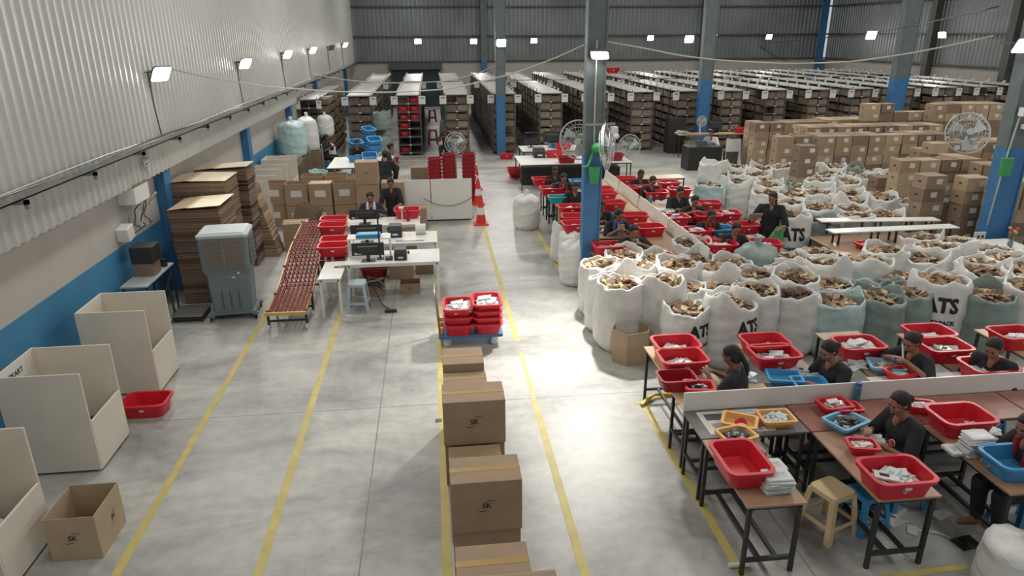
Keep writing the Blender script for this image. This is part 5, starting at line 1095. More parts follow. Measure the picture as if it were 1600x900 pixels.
for px, py, k, d, f in ((1056, 533, 'r', 'farthest of three on the leftmost back table', 'w1'), (1066, 555, 'r', 'second of three on the leftmost back table', 'w1'), (1195, 530, 'r', 'rear one of the pair on the second back table', 'w1'), (1210, 548, 'r', 'front one of the pair on the second back table', 'w2'),
                        (1342, 534, 'r', 'overfull with packets between two workers', 'w3'), (1452, 515, 'r', 'behind the one with black packets', 'w1'), (1476, 537, 'r', 'holding black packets', 'b2'), (1546, 568, 'r', 'in front of the worker bending down', 'w2'), (1587, 518, 'r', 'at the right photo edge near the printed sack', 'w2'),
                        (1502, 645, 'r', 'nearly empty beside the partition', None), (1401, 733, 'r', 'full of packets at the near end of the middle table', 'w2'), (1226, 586, 'm', 'rear one tilted beside the worker', None), (1266, 596, 'm', 'touching the partition', None), (1385, 568, 'l', 'with brown pieces, left of the second worker', 'k2'),
                        (1322, 655, 'l', 'with black phones, before the partition', 'b3'), (1590, 712, 'b', 'cut by the right photo edge', None), (1213, 649, 'p', 'rightmost, with white rolls', 'w2'), (1151, 676, 'p', 'lower one near the red tub, with a phone', 'b2'), (1530, 566, 's', 'small beside the bending worker', None),
                        (1348, 692, 's', 'small before the near worker with bangles', 'k2'), (1440, 630, 's', 'small right of the near worker', 'w2'), (1304, 630, 's', 'small near the blue bottle', 'w3'), (1408, 580, 's', 'small with a white card, at the partition', 'w1'), (1093, 602, 's', 'small with scissors at the left end of the partition', 'b2'), (1325, 634, 's', 'small right of the packet-filled small one', 'w1')):
    o = tub(px, py, k, N + d, f, z=0.752, rz=0.0 if k in 'rb' else rs.uniform(-0.4, 0.4))
    if k == 's' and px in (1408, 1304, 1093): o.scale = (1.2, 1.2, 1.1)
o = tub(1158, 712, 'r', N + 'empty at the near end of the left table', None, z=0.752, rz=pi / 2)
o = tub(1156, 655, 'p', N + 'upper one with a red tape roll', None, z=0.752, rz=-0.5); mb = MB(); mb.lathe([(0.03, 0), (0.055, 0), (0.055, 0.05), (0.03, 0.05)], M_red, 20); q = mb.build('tape_roll'); q.location = (o.location.x, o.location.y, 0.79); q.rotation_euler = (0.9, 0.3, 0); tag(q, 'red tape roll inside the upper peach tray', 'tape')
tub(1058, 580, 'd', N + 'smaller square one, nearest of three on the leftmost back table', None, z=0.752).scale = (0.75, 0.75, 0.75)
def stack(px, py, nn, d, seed, z=0.752):
    p = P(px, py, z); r = random.Random(seed); me = None
    for k in range(nn):
        if me is None: mb = MB(); mb.loft([rrect(0.23, 0.17, 0.02, 0), rrect(0.24, 0.18, 0.02, 0.008), rrect(0.225, 0.165, 0.02, 0.017)], M_paper); mb.box(-0.08, 0.08, -0.05, 0.03, 0.017, 0.0175, M_poly); mb.box(-0.115, 0.115, -0.091, -0.089, 0.004, 0.012, M_pack); o = mb.build('poly_packet'); me = o.data
        else: o = bpy.data.objects.new('poly_packet', me); COL.objects.link(o)
        o.location = (p.x + r.uniform(-.015, .015), p.y + r.uniform(-.012, .012), z + k * 0.0185); o.rotation_euler = (0, 0, r.uniform(-0.12, 0.12)); tag(o, 'thin packet in the stack %s, %s from the bottom' % (d, ORD[k]), 'packet', 'packets stacked ' + d)
stack(1212, 764, 8, 'beside the empty red tub, nearer stack', 1); stack(1204, 738, 5, 'beside the empty red tub, farther stack', 2); stack(1522, 708, 11, 'before the worker at the right edge', 3); stack(1497, 704, 2, 'just left of the high packet stack', 4)
mb = MB(); mb.box(2.62, 3.3, 5.72, 6.15, 0.7505, 0.7525, M_paper); mb.box(2.68, 2.88, 5.98, 6.1, 0.753, 0.7535, M_dark); mb.box(3.0, 3.25, 5.8, 6.05, 0.753, 0.7535, mat('pink_print', (186, 120, 118), 0.6)); mb.box(2.7, 2.95, 5.78, 5.92, 0.753, 0.7535, mat('pale_print', (168, 162, 150), 0.6))
for k in range(4): mb.box(2.68, 3.22, 6.115 + k * 0.0, 6.12, 0.753, 0.7534, M_dark)
tag(mb.build('printed_sheet'), 'large printed poster sheet lying flat under plastic at the left near table', 'sheet')
p = P(1337, 628, 0.752); t = empty('water_bottle', (p.x, p.y, 0.752)); tag(t, 'teal-blue plastic water bottle standing against the partition', 'bottle'); mb = MB(); mb.lathe([(0.034, 0), (0.036, 0.02), (0.036, 0.17), (0.03, 0.2)], mat('bottle_blue', (74, 122, 140), 0.2), 18); mb.build('body', t, smooth=True); mb = MB(); mb.lathe([(0.032, 0.195), (0.032, 0.235)], M_bluesteel, 18); mb.build('cap', t)
pile(2.93, 5.35, 0.755, 0.08, 0.4, 0.04, [M_tin, M_tin, M_dark], 40, 61, 'chain of small shiny metal clips on the left near table', sz=0.014, flat=1.2, name='metal_clips', rz=0.5)
for px, py, d, s in ((1158, 590, 'before the worker seen from the back', 1), (1215, 575, 'before the first near worker facing left', 2), (1250, 583, 'under the hands of the first near worker', 3), (1340, 572, 'left of the blue tray with brown pieces', 4), (1490, 560, 'between the black packets and the bending worker', 5), (1360, 690, 'in the hands of the worker with bangles', 6), (1530, 672, 'before the worker at the right photo edge', 7)):
    p = P(px, py, 0.755); pile(p.x, p.y, 0.755, 0.22, 0.16, 0.05, WP + [M_poly], 9, 80 + s, 'few loose white and clear packets ' + d, sz=0.07)
o = pile(P(1408, 560, 0.9).x + .02, P(1408, 560, 0.9).y, 0.95, 0.02, 0.02, 0.02, [M_paper], 1, 91, 'white packet held up by the second near worker', flat=0.1, sz=0.1); o.rotation_euler = (1.2, 0, 0.9); o['kind'] = ''; del o['kind']
NW = 'in charcoal at the near benches, '
sit(1137, 538, 'mid', radians(-135), NW + 'seen from behind at the leftmost table'); sit(1300, 532, 'low', radians(-82), NW + 'facing left, beside the blue trays'); sit(1425, 520, 'up', radians(-75), NW + 'inspecting a white packet, facing left'); sit(1558, 528, 'low', radians(-62), NW + 'bending low at the right')
PB = make_person('bangles', (0.13, -0.42, 0.80), (-0.07, -0.4, 0.84), lean=0.12, nod=0.4, bun='bun', fine=0.007)
p = P(1398, 632, 1.13); o = PB.put((p.x + 0.22, p.y, 0), radians(-85), 'person in charcoal with hair in a bun and red bangles, nearest to the camera'); o['category'] = 'person'; ST_B.put((p.x + 0.22, p.y, 0), 0.1, 'blue plastic stool under the nearest person', (1, 1, 0.92))
mb = MB()
for k in range(5): mb.lathe([(0.034, 0), (0.037, 0.003), (0.034, 0.006)], M_red if k < 4 else M_wht, 16, T=Matrix.Translation((0.155 - 0.004 * k, -0.36 + 0.014 * k, 0.815 - 0.001 * k)) @ Matrix.Rotation(pi / 2 - 0.1, 4, 'X'), cap=False)
b_ = mb.build('bangles', o)
PR = make_person('redscarf', (0.12, -0.46, 0.80), (-0.1, -0.44, 0.80), lean=0.14, nod=0.45, scarf=M_redcl, shirt=M_cloth, wide=0.95)
p = P(1606, 668, 1.13); o = PR.put((p.x + 0.2, p.y, 0), radians(-88), 'person with a red scarf cut by the right photo edge at the near tables'); o['category'] = 'person'; ST_B.put((p.x + 0.2, p.y, 0), 0, 'blue plastic stool under the person with the red scarf at the right edge', (1, 1, 0.92))
s = ST_BE.put((P(1268, 800, 0).x, 5.12, 0), 0.35, 'beige plastic stool, empty, between the two nearest tables', (1.0, 1.0, 1.0))
s = ST_B.put((3.98, 5.15, 0), 0.2, 'blue plastic stool standing empty under the middle near table', (0.9, 0.9, 0.85))
r_ = random.Random(21)
for i, (px, py, a, sz, nm) in enumerate(((1400, 800, .5, .13, 'folded'), (1398, 818, .2, .1, 'lower folded'), (1425, 830, .9, .09, 'crumpled'), (1470, 806, .2, .12, 'broad crumpled'), (1400, 813, -.5, .02, 'narrow strip'), (1450, 832, -.4, .02, 'long strip'), (1480, 840, -.9, .02, 'short strip'), (1400, 865, -1.1, .02, 'lone strip'), (1440, 778, 0, .05, 'small'))):
    p = P(px, py, 0.0); mb = MB(); T = Matrix.Rotation(a, 4, 'Z'); sz *= 0.75; L = 0.13 if sz < 0.03 else sz
    mb.loft([[(-L, -sz * .7, 0.004), (L, -sz * .6, 0.004), (L * 0.9, sz * .7, 0.004), (-L, sz * .6, 0.004)], [(-L, -sz * .7, 0.009), (L, -sz * .6, 0.01 + sz * .3), (L * 0.9, sz * .7, 0.012), (-L, sz * .6, 0.01 + sz * .2)]], M_paper, T=T)
    o = mb.build('paper_scrap'); o.location = (p.x, p.y, 0); tag(o, nm + ' white paper scrap on the floor between the near tables', 'paper')
mb = MB(); mb.box(-0.11, 0.11, -0.08, 0.08, 0, 0.012, M_black)
for k in range(7): mb.box(-0.1, 0.1, -0.075 + k * 0.022, -0.066 + k * 0.022, 0.012, 0.016, M_blackp)
o = mb.build('floor_mat'); o.location = (P(1510, 849, 0).x, P(1510, 849, 0).y, 0.001); o.rotation_euler = (0, 0, 0.15); tag(o, 'small black ribbed square on the floor before the bottom right sack', 'mat')
p = P(1155, 883, 0.03); tag(MB().tube([(p.x - 0.09, p.y + 0.01, 0.03), (p.x + 0.09, p.y, 0.03)], 0.022, M_paper, 12).build('paper_tube'), 'white paper roll on the floor at the foot of the nearest table', 'roll')
tag(MB().tube([(2.52, 7.62, 0.012), (2.62, 7.72, 0.04), (2.75, 7.82, 0.05), (2.95, 7.84, 0.02), (3.1, 7.82, 0.012)], [0.03, 0.035, 0.02, 0.03, 0.012], mat('peeled_tape', (206, 180, 84), 0.5), 6).build('peeled_tape'), 'crumpled yellow floor tape peeled up by the leftmost table leg', 'tape')
# open empty carton with bulging sides
mb = MB(); rg = []
for z, s in ((0, 0.92), (0.3, 1.06), (0.5, 1.0)): rg.append([(s * (0.3 if k not in (1, 4) else 0.33) * cos(radians(k * 60 + 8)), s * 0.27 * sin(radians(k * 60 + 8)), z + (0.02 * (k % 2) if z else 0)) for k in range(6)])
rg.append([(x * 0.96, y * 0.96, z) for x, y, z in rg[-1]]); rg.append([(x * 0.98, y * 0.98, 0.02) for x, y, z in rg[0]]); mb.loft(rg, M_card2); o = mb.build('carton'); p = P(986, 565, 0); o.location = (p.x, 8.98, 0.001); tag(o, 'open empty brown carton with worn bulging sides before the front left sacks', 'carton')

# ------------------------------------------------------------------ far double benches
for y0, y1, k in ((10.9, 13.3, 'near third'), (13.32, 15.8, 'middle third'), (15.82, 18.6, 'far third')):
    table(4.05, 4.585, y0, y1, 0.75, M_ply if k[0] == 'n' else M_pine, 'long table on the left of the far partition, ' + k); table(4.615, 5.15, y0, y1, 0.75, M_ply if k[0] == 'n' else M_pine, 'long table on the right of the far partition, ' + k)
for y0, y1, d in ((10.95, 13.0, 'nearest'), (13.05, 15.1, 'middle'), (15.25, 16.9, 'third'), (17.0, 18.4, 'farthest')):
    mb = MB(); mb.box(-0.009, 0.009, 0, y1 - y0, 0, 0.28, M_lam); o = mb.build('partition_board'); o.location = (4.6, y0, 0.751); o.rotation_euler = (0, radians(6), 0); tag(o, 'white partition board along the far benches, %s piece' % d, 'partition')
LH = [(868, 261, 'mid'), (881, 271, 'print'), (899, 284, 'low'), (940, 314, 'mid'), (968, 327, 'blue'), (992, 352, 'up')]
LD = ['farthest on the left side', 'second farthest on the left side, with a patterned scarf', 'beside the teal tub', 'just right of the blue column', 'holding a brown pouch, left side', 'holding a grey pouch, nearest on the left side']
RH = [(1003, 266, 'mid'), (1020, 275, 'low'), (1063, 291, 'low'), (1087, 306, 'up'), (1112, 328, 'red'), (1151, 347, 'low')]
RD = ['farthest on the right side', 'second farthest on the right side', 'third farthest on the right side', 'holding a brown pouch, right side', 'beside the blue tub, right side', 'nearest on the right side, looking down']
strips = []
for H, D, s in ((LH, LD, 0), (RH, RD, 1)):
    for (px, py, k), d in zip(H, D):
        q = P(px, py, 1.13); o = sit(px, py, k, rs.uniform(-0.15, 0.15), 'in charcoal at the far benches, ' + d); strips.append((s, q.y - 0.25, d))
for s, y, d in strips:
    x0, x1 = ((2.78, 4.04) if s == 0 else (5.16, 6.35)); table(x0, x1, y - 0.5, y - 0.02, 0.748, M_pine if y > 14 else M_ply, 'cross table in front of the person ' + d)
table(5.16, 6.9, 18.4, 18.95, 0.748, M_pine, 'pale cross table at the far end of the right benches'); table(5.16, 6.35, 10.75, 11.2, 0.748, M_ply, 'cross table at the near end of the right benches'); table(2.78, 4.04, 10.7, 11.1, 0.748, M_ply, 'cross table at the near end of the left benches, behind the column')
for x_, y_, d in ((2.95, 17.4, 'far'), (2.95, 16.2, 'second'), (2.95, 15.2, 'third'), (2.95, 14.3, 'nearer')): mb = MB(); mb.box(x_, x_ + 0.012, y_ - 0.25, y_ + 0.25, 0.05, 0.7, M_pine); tag(mb.build('side_board'), 'pale board closing the side under the %s left cross table' % d, 'board')
FB = 'on the far benches, '
for px, py, k, d, f in ((848, 278, 'r', 'at the far left end', 'w1'), (861, 292, 'r', 'left end, white packets', 'w2'), (880, 297, 's', 'small beside the left person pair', 'k1'), (871, 306, 't', 'left end', None), (891, 321, 'r', 'left end before the column', 'w2'), (898, 336, 'r', 'upper of two beside the column', None), (899, 347, 'r', 'lower of two beside the column', None), (905, 281, 'b', 'behind the column', 'w2'),
                        (940, 293, 'r', 'farthest right of the column', None), (945, 300, 'r', 'second right of the column', None), (958, 315, 'r', 'behind the person right of the column', 'w1'), (992, 334, 'r', 'empty, right of the pouch person', 'w1'), (1016, 352, 'r', 'empty, right of the nearest left person', None), (950, 381, 'r', 'at the near left end above the sacks', 'k2'), (1039, 396, 's', 'small at the near end of the partition', 'w2'),
                        (978, 277, 'r', 'farthest right of the partition', None), (1000, 291, 'r', 'before the farthest right person', 'k3'), (1016, 297, 's', 'small beside the long red ones', None), (1025, 298, 'r', 'empty before the second right person', None), (1045, 283, 'r', 'white packets, right of the second person', 'w2'), (1062, 294, 'r', 'behind the third right person', 'w2'), (1108, 315, 'r', 'right of the pouch person', 'w2'),
                        (1055, 337, 'r', 'with striped packets beside the partition', 'w3'), (1078, 339, 's', 'small before the pouch person', 'w1'), (1137, 331, 'r', 'overfull with white packets', 'w3'), (1106, 334, 'r', 'behind the blue tub person', None), (1090, 357, 'r', 'with grey striped packets by the partition', 'w3'), (1126, 355, 'b', 'in front of the red scarf person', None), (1165, 349, 'r', 'large behind the nearest right person', 'w1'),
                        (1127, 378, 'r', 'square one at the near right end', 'w2'), (1196, 377, 'r', 'at the near right corner above the grey bag', 'w2'), (1105, 370, 's', 'small near the partition end', 'k1')):
    o = tub(px, py, k, FB + d, f, z=0.752, rz=rs.uniform(-0.15, 0.15))
for px, py, s, d in ((950, 362, 1, 'left of the nearest left person'), (1003, 395, 2, 'before the nearest left person'), (938, 345, 3, 'just right of the column'), (1060, 316, 4, 'before the third right person'), (1040, 330, 5, 'in the middle of the right side'), (1180, 372, 6, 'before the nearest right person'), (930, 303, 7, 'just beyond the column'), (983, 303, 8, 'left of the far partition')):
    p = P(px, py, 0.755); pile(p.x, p.y, 0.755, 0.3, 0.2, 0.05, WP + [M_poly], 10, 120 + s, 'loose white packets on the far benches, ' + d, sz=0.08)
for px, py, m, d in ((992, 384, M_poly, 'grey pouch held by the nearest left person'), (970, 361, M_card, 'brown pouch held by the left bench person'), (1091, 329, M_card, 'brown pouch held by the right bench person')):
    p = P(px, py, 0.86); mb = MB(); mb.loft([rrect(0.14, 0.05, 0.02, -0.12), rrect(0.15, 0.06, 0.02, 0.02), rrect(0.13, 0.02, 0.008, 0.12)], m); o = mb.build('pouch'); o.location = (p.x, p.y, 0.875); tag(o, d, 'pouch')
p = P(1034, 330, 0.755); mb = MB(); mb.lathe([(0.04, 0), (0.04, 0.18), (0.02, 0.22)], M_teal, 14); o = mb.build('water_bottle', smooth=True); o.location = (P(1008, 320, .755).x + .12, P(1008, 320, .755).y, 0.755); tag(o, 'teal bottle right of the white partition on the far benches', 'bottle')

# ------------------------------------------------------------------ wooden table with white benches, desk by the right column
table(7.2, 9.25, 11.15, 12.35, 0.75, M_ply, 'large wooden table carrying two white benches', bars=False)
for a, b, d in (((1300, 361), (1488, 353), 'nearer'), ((1283, 344), (1460, 342), 'farther')):
    A = P(a[0], a[1], 1.0); B = P(b[0], b[1], 1.0); cx, cy = (A.x + B.x) / 2, (A.y + B.y) / 2; L = (B - A).length
    t = empty('white_bench', (cx, cy, 0.751), atan2(B.y - A.y, B.x - A.x)); tag(t, 'long narrow white bench shelf on the wooden table, %s one' % d, 'bench'); mb = MB(); mb.box(-L / 2 - 0.05, L / 2 + 0.05, -0.14, 0.14, 0.235, 0.255, M_lam); mb.build('top', t)
    for x in (-L / 2 + 0.1, -0.35, 0.02, L / 2 - 0.5, L / 2 - 0.1): mb = MB(); mb.box(x - 0.014, x + 0.014, -0.11, -0.08, 0, 0.235, M_black); mb.box(x - 0.014, x + 0.014, 0.08, 0.11, 0, 0.235, M_black); mb.box(x - 0.013, x + 0.013, -0.08, 0.08, 0.205, 0.234, M_black); mb.build('leg_frame', t)
tub(1356, 379, 's', 'on the wooden table below the white benches', 'w2', z=0.752).scale = (1.6, 1.4, 1)
t = table(10.3, 10.9, 10.1, 11.75, 0.75, M_lam, 'narrow white desk with flowers by the right column', rz=0.0)
o = monitor(11.25, 11.0, 0.95, 0.95, 0.5, 'large dark tilted monitor at the right photo edge', rz=-0.9, tilt=0.7); mb = MB(); mb.box(10.95, 11.6, 10.7, 11.4, 0, 0.945, M_black); tag(mb.build('cabinet'), 'black cabinet under the tilted monitor by the right column', 'cabinet')
p = P(1548, 380, 0.75); t = empty('flower_vase', (10.5, 11.2, 0.751)); tag(t, 'glass vase with orange artificial flowers on the white desk', 'vase'); mb = MB(); mb.lathe([(0.04, 0), (0.05, 0.06), (0.035, 0.12)], M_glass, 16); mb.build('vase', t, smooth=True)
for i in range(6):
    a = i * 1.1; q = (0.06 * cos(a), 0.06 * sin(a), 0.28 + 0.04 * (i % 3)); mb = MB(); mb.tube([(0, 0, 0.05), (q[0] * .5, q[1] * .5, 0.18), q], 0.004, M_green, 5); st = mb.build('stem', t); mb = MB(); mb.ell(q, (0.03, 0.03, 0.025), M_orange if i % 2 else M_yline, 8); mb.build('blossom', st)
mb = MB(); mb.lathe([(0.03, 0), (0.03, 0.1)], M_wht, 14); o = mb.build('cup'); o.location = (10.5, 10.85, 0.751); tag(o, 'clear cup on the white desk by the flowers', 'cup')
carton(10.15, 10.55, 11.85, 12.15, 0, 0.55, 'brown carton between the right column and the white desk', mark=None); t = empty('wall_switch', (10.3, 12.3, 0.9))
bpy.data.objects.remove(t); mb = MB(); mb.box(10.36, 10.58, 11.89, 11.93, 0.70, 0.85, M_wht); mb.box(10.41, 10.45, 11.885, 11.89, 0.74, 0.79, M_black); mb.box(10.5, 10.54, 11.885, 11.89, 0.74, 0.79, M_black); tag(mb.build('socket_box'), 'white twin socket box low on the right column', 'socket')

# ------------------------------------------------------------------ fans
def fan(loc, rz, r, label, tilt=0.0, motor=M_green, cage=M_cage, pole=None, arm=None):
    t = empty('stand_fan' if pole else 'wall_fan', loc, rz); tag(t, label, 'fan'); T = Matrix.Rotation(-tilt, 4, 'X'); d = r * 0.3
    mb = MB()
    for rr_, y, w_ in ((r, 0, 0.011), (r * 0.98, 0.03, 0.008), (r * 0.7, -d * .7, 0.005), (r * 0.4, -d * .95, 0.005), (r * 0.75, d * .7, 0.005), (r * 0.4, d * .9, 0.005)): mb.tube([T @ Vector((rr_ * cos(a * pi / 16), y, rr_ * sin(a * pi / 16))) for a in range(33)], w_, cage, 5, cap=False)
    nw = 28
    for k in range(nw):
        a = 2 * pi * k / nw
        for s in (-1, 1): mb.tube([T @ Vector((q * cos(a), s * d * (1 - (q / r) ** 2), q * sin(a))) for q in (r * .15, r * .5, r * .8, r)], 0.0022, cage, 4)
    mb.build('cage', t, smooth=True)
    mb = MB(); mb.lathe([(0.001, -0.02), (r * .17, -0.015), (r * .17, 0.01)], cage, 18, T=T @ Matrix.Translation((0, -d, 0)) @ Matrix.Rotation(-pi / 2, 4, 'X')); mb.build('cage_badge', t)
    mb = MB()
    for k in range(3):
        a0 = k * 2 * pi / 3; mb.loft([[T @ Vector((q * cos(a0 + w_ + tw), yy + tw * 0.1 + e, q * sin(a0 + w_ + tw))) for q, tw, yy in ((r * .12, 0, 0), (r * .5, .1, 0), (r * .88, .3, 0))] for w_, e in ((0, -0.02), (0.7, 0.03))], cage, cap=False, closed=False)
    mb.build('blades', t, smooth=True)
    mb = MB(); mb.lathe([(r * .2, 0.02), (r * .24, 0.06), (r * .22, 0.2), (r * .12, 0.26)], motor, 18, T=T @ Matrix.Rotation(-pi / 2, 4, 'X')); mb.build('motor', t, smooth=True)
    if pole:
        mb = MB(); mb.tube([(0, 0.12, -0.05), (0, 0.12, -loc[2] + 0.04)], [0.018, 0.024], motor, 10); mb.build('pole', t, smooth=True); mb = MB(); mb.lathe([(0.22, -loc[2] + 0.001), (0.22, -loc[2] + 0.03), (0.05, -loc[2] + 0.06)], M_dark, 24, T=Matrix.Translation((0, 0.12, 0))); mb.build('base', t)
    elif arm: mb = MB(); mb.tube([(0, 0.2, 0), Vector(arm) * 0.5 + Vector((0, 0.1, -0.15)), arm], 0.022, motor, 10); mb.build('arm', t, smooth=True)
    return t
p = PY(905, 219, 12.5); fan((p.x, 12.5, p.z), radians(-25), 0.36, 'white caged wall fan on the left of the front column', arm=(0.2, -0.3, -0.1), tilt=-0.1)
p = PY(948, 230, 11.8); fan((p.x, 11.8, p.z), radians(68), 0.39, 'white caged fan with green motor turned right, on the front column', arm=(-0.1, 0.4, -0.35), tilt=0.1)
mb = MB(); mb.loft([[(x, y, 0) for x, y in ((-.07, 0), (.07, 0), (.07, .1), (-.07, .1))], [(x, y, .3) for x, y in ((-.1, 0), (.1, 0), (.1, .1), (-.1, .1))]], M_green); o = mb.build('fan_regulator', bevel=0.01); p = PY(929, 288, 11.83); o.location = (p.x, 11.83, p.z); tag(o, 'green box hung on the front blue column below the fans', 'box')
fan((6.2, 21.7, 1.12), 0.15, 0.38, 'large green-poled stand fan beyond the right benches', pole=True)
p = PY(960, 225, 22.3); fan((p.x, 22.6, 1.2), 1.3, 0.3, 'white stand fan turned sideways near the far table', motor=M_wht, pole=True)
p = PY(712, 226, 20.6); fan((p.x, 20.9, p.z), 0.0, 0.31, 'stand fan with green motor behind the red stacks', pole=True, motor=M_green)
p = PY(788, 130, 27.7); fan((p.x, 27.7, p.z), 0.1, 0.33, 'small wall fan on the column at the middle rack', arm=(0, 0.45, 0))
p = PY(1512, 208, 11.5); fan((p.x, 11.5, p.z), radians(-20), 0.36, 'white caged wall fan beside the right column', arm=(0.4, 0.4, -0.1), tilt=0.35, motor=M_gplas)
mb = MB(); mb.loft([[(x, y, 0) for x, y in ((-.09, 0), (.09, 0), (.09, .1), (-.09, .1))], [(x, y, .34) for x, y in ((-.11, 0), (.11, 0), (.11, .1), (-.11, .1))]], M_green); o = mb.build('fan_regulator', bevel=0.01); p = PY(1527, 262, 11.8); o.location = (10.62, 11.8, 1.95); tag(o, 'green-faced box hung on the right column below its fan', 'box')
p = P(1082, 207, 0.8); fan((p.x + 0.1, 26.35, 1.3), 0, 0.2, 'small white desk fan on the long counter', motor=M_wht, arm=(0, 0.05, -0.48))
p = P(460, 250, 1.0); fan((p.x, p.y, 1.05), 0.1, 0.22, 'grey-white stand fan near the far left wall bins', motor=M_wht, pole=True)
t = tag(MB().tube([(10.72, 11.6, 4.3), (10.7, 11.75, 3.4), (10.66, 11.85, 3.0), (10.6, 11.87, 2.2), (10.55, 11.88, 1.0)], 0.016, M_wire, 6).build('power_cable', smooth=True), 'white cable running down the front of the right column', 'cable')
mb = MB(); mb.box(10.62, 10.8, 11.74, 11.86, 3.05, 3.2, M_wht); tag(mb.build('switch_box'), 'white switch box on the right column above the fan', 'box')
mb = MB(); mb.box(10.72, 11.05, 11.74, 11.84, 2.82, 2.9, M_wht); tag(mb.build('tube_bracket'), 'white bracket across the right column below the switch box', 'bracket')
mb = MB(); mb.box(2.6, 3.12, 11.86, 11.9, 3.02, 3.06, M_galv2); mb.box(3.04, 3.16, 11.8, 11.92, 2.88, 3.0, M_wht); mb.ell((3.12, 11.82, 2.84), (0.07, 0.07, 0.05), M_wht, 10); tag(mb.build('camera_bracket'), 'thin bar with a white security camera on the front column', 'camera')
tag(MB().tube([(2.76, 11.9, 4.4), (2.76, 11.9, 3.3), (2.77, 11.9, 2.6)], 0.012, M_wire, 6).build('power_cable'), 'pale conduit running up the front blue column', 'cable')
for s in (-1, 1): mb = MB(); mb.tube([(2.78 + s * 0.3, 27.8, 3.0), (2.78, 27.9, 3.05)], 0.015, M_wht, 6); mb.cap((2.78 + s * 0.33, 27.75, 2.95), (2.78 + s * 0.33, 27.6, 2.9), 0.05, 0.05, M_wht, 8); tag(mb.build('security_camera'), 'white security camera on the %s side of the middle rack column' % ('right' if s > 0 else 'left'), 'camera')

# ------------------------------------------------------------------ tables and things in the middle distance
table(2.6, 6.05, 20.75, 22.4, 0.8, M_lam, 'long pale table behind the left benches with monitors', bars=False); table(2.9, 5.2, 22.65, 23.85, 0.9, M_lam, 'white high table behind the long pale one', bars=False)
monitor(3.3, 23.5, 0.901, 0.5, 0.4, 'dark monitor on the white high table, left', rz=pi); monitor(4.0, 23.45, 0.901, 0.6, 0.42, 'dark monitor on the white high table, middle'); printer(3.35, 22.1, 0.801, 1.6, 'grey printer on the long pale table')
for px, py, k, d, z in ((866, 236, 'r', 'upside down on the long pale table', 0.801), (880, 224, 'r', 'on the far white high table, seen above the fan', 0.901), (805, 262, 'r', 'on the floor left of the long pale table, upper', 0.2), (807, 268, 'r', 'on the floor left of the long pale table, lower', 0.0), (791, 240, 'r', 'on the floor before the middle rack', 0.0), (885, 244, 'd', 'right of the upside down one on the pale table', 0.801), (960, 240, 'd', 'at the right of the pale table behind the fan', 0.801)): tub(px, py, k, d, None, z=z)
tub(868, 222, 'b', 'standing on the white high table', None, z=0.901)
for px, py, d in ((676, 190, 'far'), (677, 226, 'nearer')): p = P(px, py, 0); s = ST_R.put((p.x, p.y, 0), 0.1, 'dark red plastic stool in the aisle between the racks, %s one' % d, (1.1, 1.1, 1.3))
for x_, y_ in ((3.3, 21.9),): pass
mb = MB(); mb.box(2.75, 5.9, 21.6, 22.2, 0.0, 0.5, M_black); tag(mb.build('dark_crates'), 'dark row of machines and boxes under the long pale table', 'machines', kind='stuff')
# counter, black cabinet, glass desk
table(9.35, 12.2, 26.0, 26.6, 0.85, M_pine, 'long wooden counter before the racks with a red tub at its end', bars=False)
mb = MB(); mb.box(-0.35, 0.35, -0.25, 0.25, 0, 1.35, M_black); o = mb.build('black_cabinet'); o.location = (9.6, 27.2, 0); tag(o, 'tall black cabinet left of the wooden counter', 'cabinet')
o = tub(1168, 204, 'r', 'at the right end of the wooden counter', None, z=0.851); o.location = (11.95, 26.25, 0.851); monitor(10.9, 26.4, 0.851, 0.6, 0.4, 'dark monitor on the wooden counter'); pile(9.6, 26.3, 0.84, 0.4, 0.3, 0.2, WP, 20, 300, 'white packets heaped at the left end of the wooden counter')
carton(9.75, 10.2, 26.15, 26.5, 0, 0.6, 'brown carton under the left end of the wooden counter', mark=None)
t = empty('counter_desk', (9.35, 23.6, 0)); tag(t, 'black desk with a clear screen in front of the counter', 'desk')
mb = MB(); mb.box(-0.6, 0.6, -0.35, 0.35, 0.0, 0.8, M_black); mb.build('body', t); mb = MB(); mb.box(-0.6, 0.2, -0.33, -0.32, 0.8, 1.25, mat('clear_acrylic', (190, 205, 210), 0.1, trans=0.9)); mb.build('clear_screen', t); mb = MB(); mb.box(-0.2, 0.1, -0.1, 0.05, 0.8, 0.98, M_dark); mb.build('weighing_unit', t)
t = empty('notice_stand', (10.35, 23.3, 0)); tag(t, 'white and grey notice stand right of the black desk', 'stand'); mb = MB(); mb.box(-0.26, 0.26, -0.02, 0.02, 0.62, 1.05, M_wht); mb.build('board', t); mb = MB(); mb.box(-0.2, 0.2, -0.01, 0.3, 0.0, 0.62, M_dark); mb.build('cabinet_body', t)
for x in (-0.25, 0.23): mb = MB(); mb.box(x, x + 0.02, -0.015, 0.015, 0, 0.62, M_wht); mb.build('leg', t)
PWS = make_person('white', (0.12, -0.42, 0.84), (-0.1, -0.42, 0.84), lean=0.1, nod=0.5, shirt=M_paper, bun=''); o = PWS.put((9.95, 24.3, 0), -0.5, 'person in a pale shirt sitting behind the notice stand'); o['category'] = 'person'; ST_W.put((9.95, 24.3, 0), 0, 'pale stool under the person in a pale shirt', (1, 1, 0.84))
carton(10.95, 11.5, 22.9, 23.3, 0, 0.55, 'single brown carton on the floor left of the carton piles', mark=None); carton(11.3, 11.75, 21.5, 21.9, 0.0, 0.5, 'flattened brown carton lying before the leftmost tall pile', mark=None, rz=0.3)
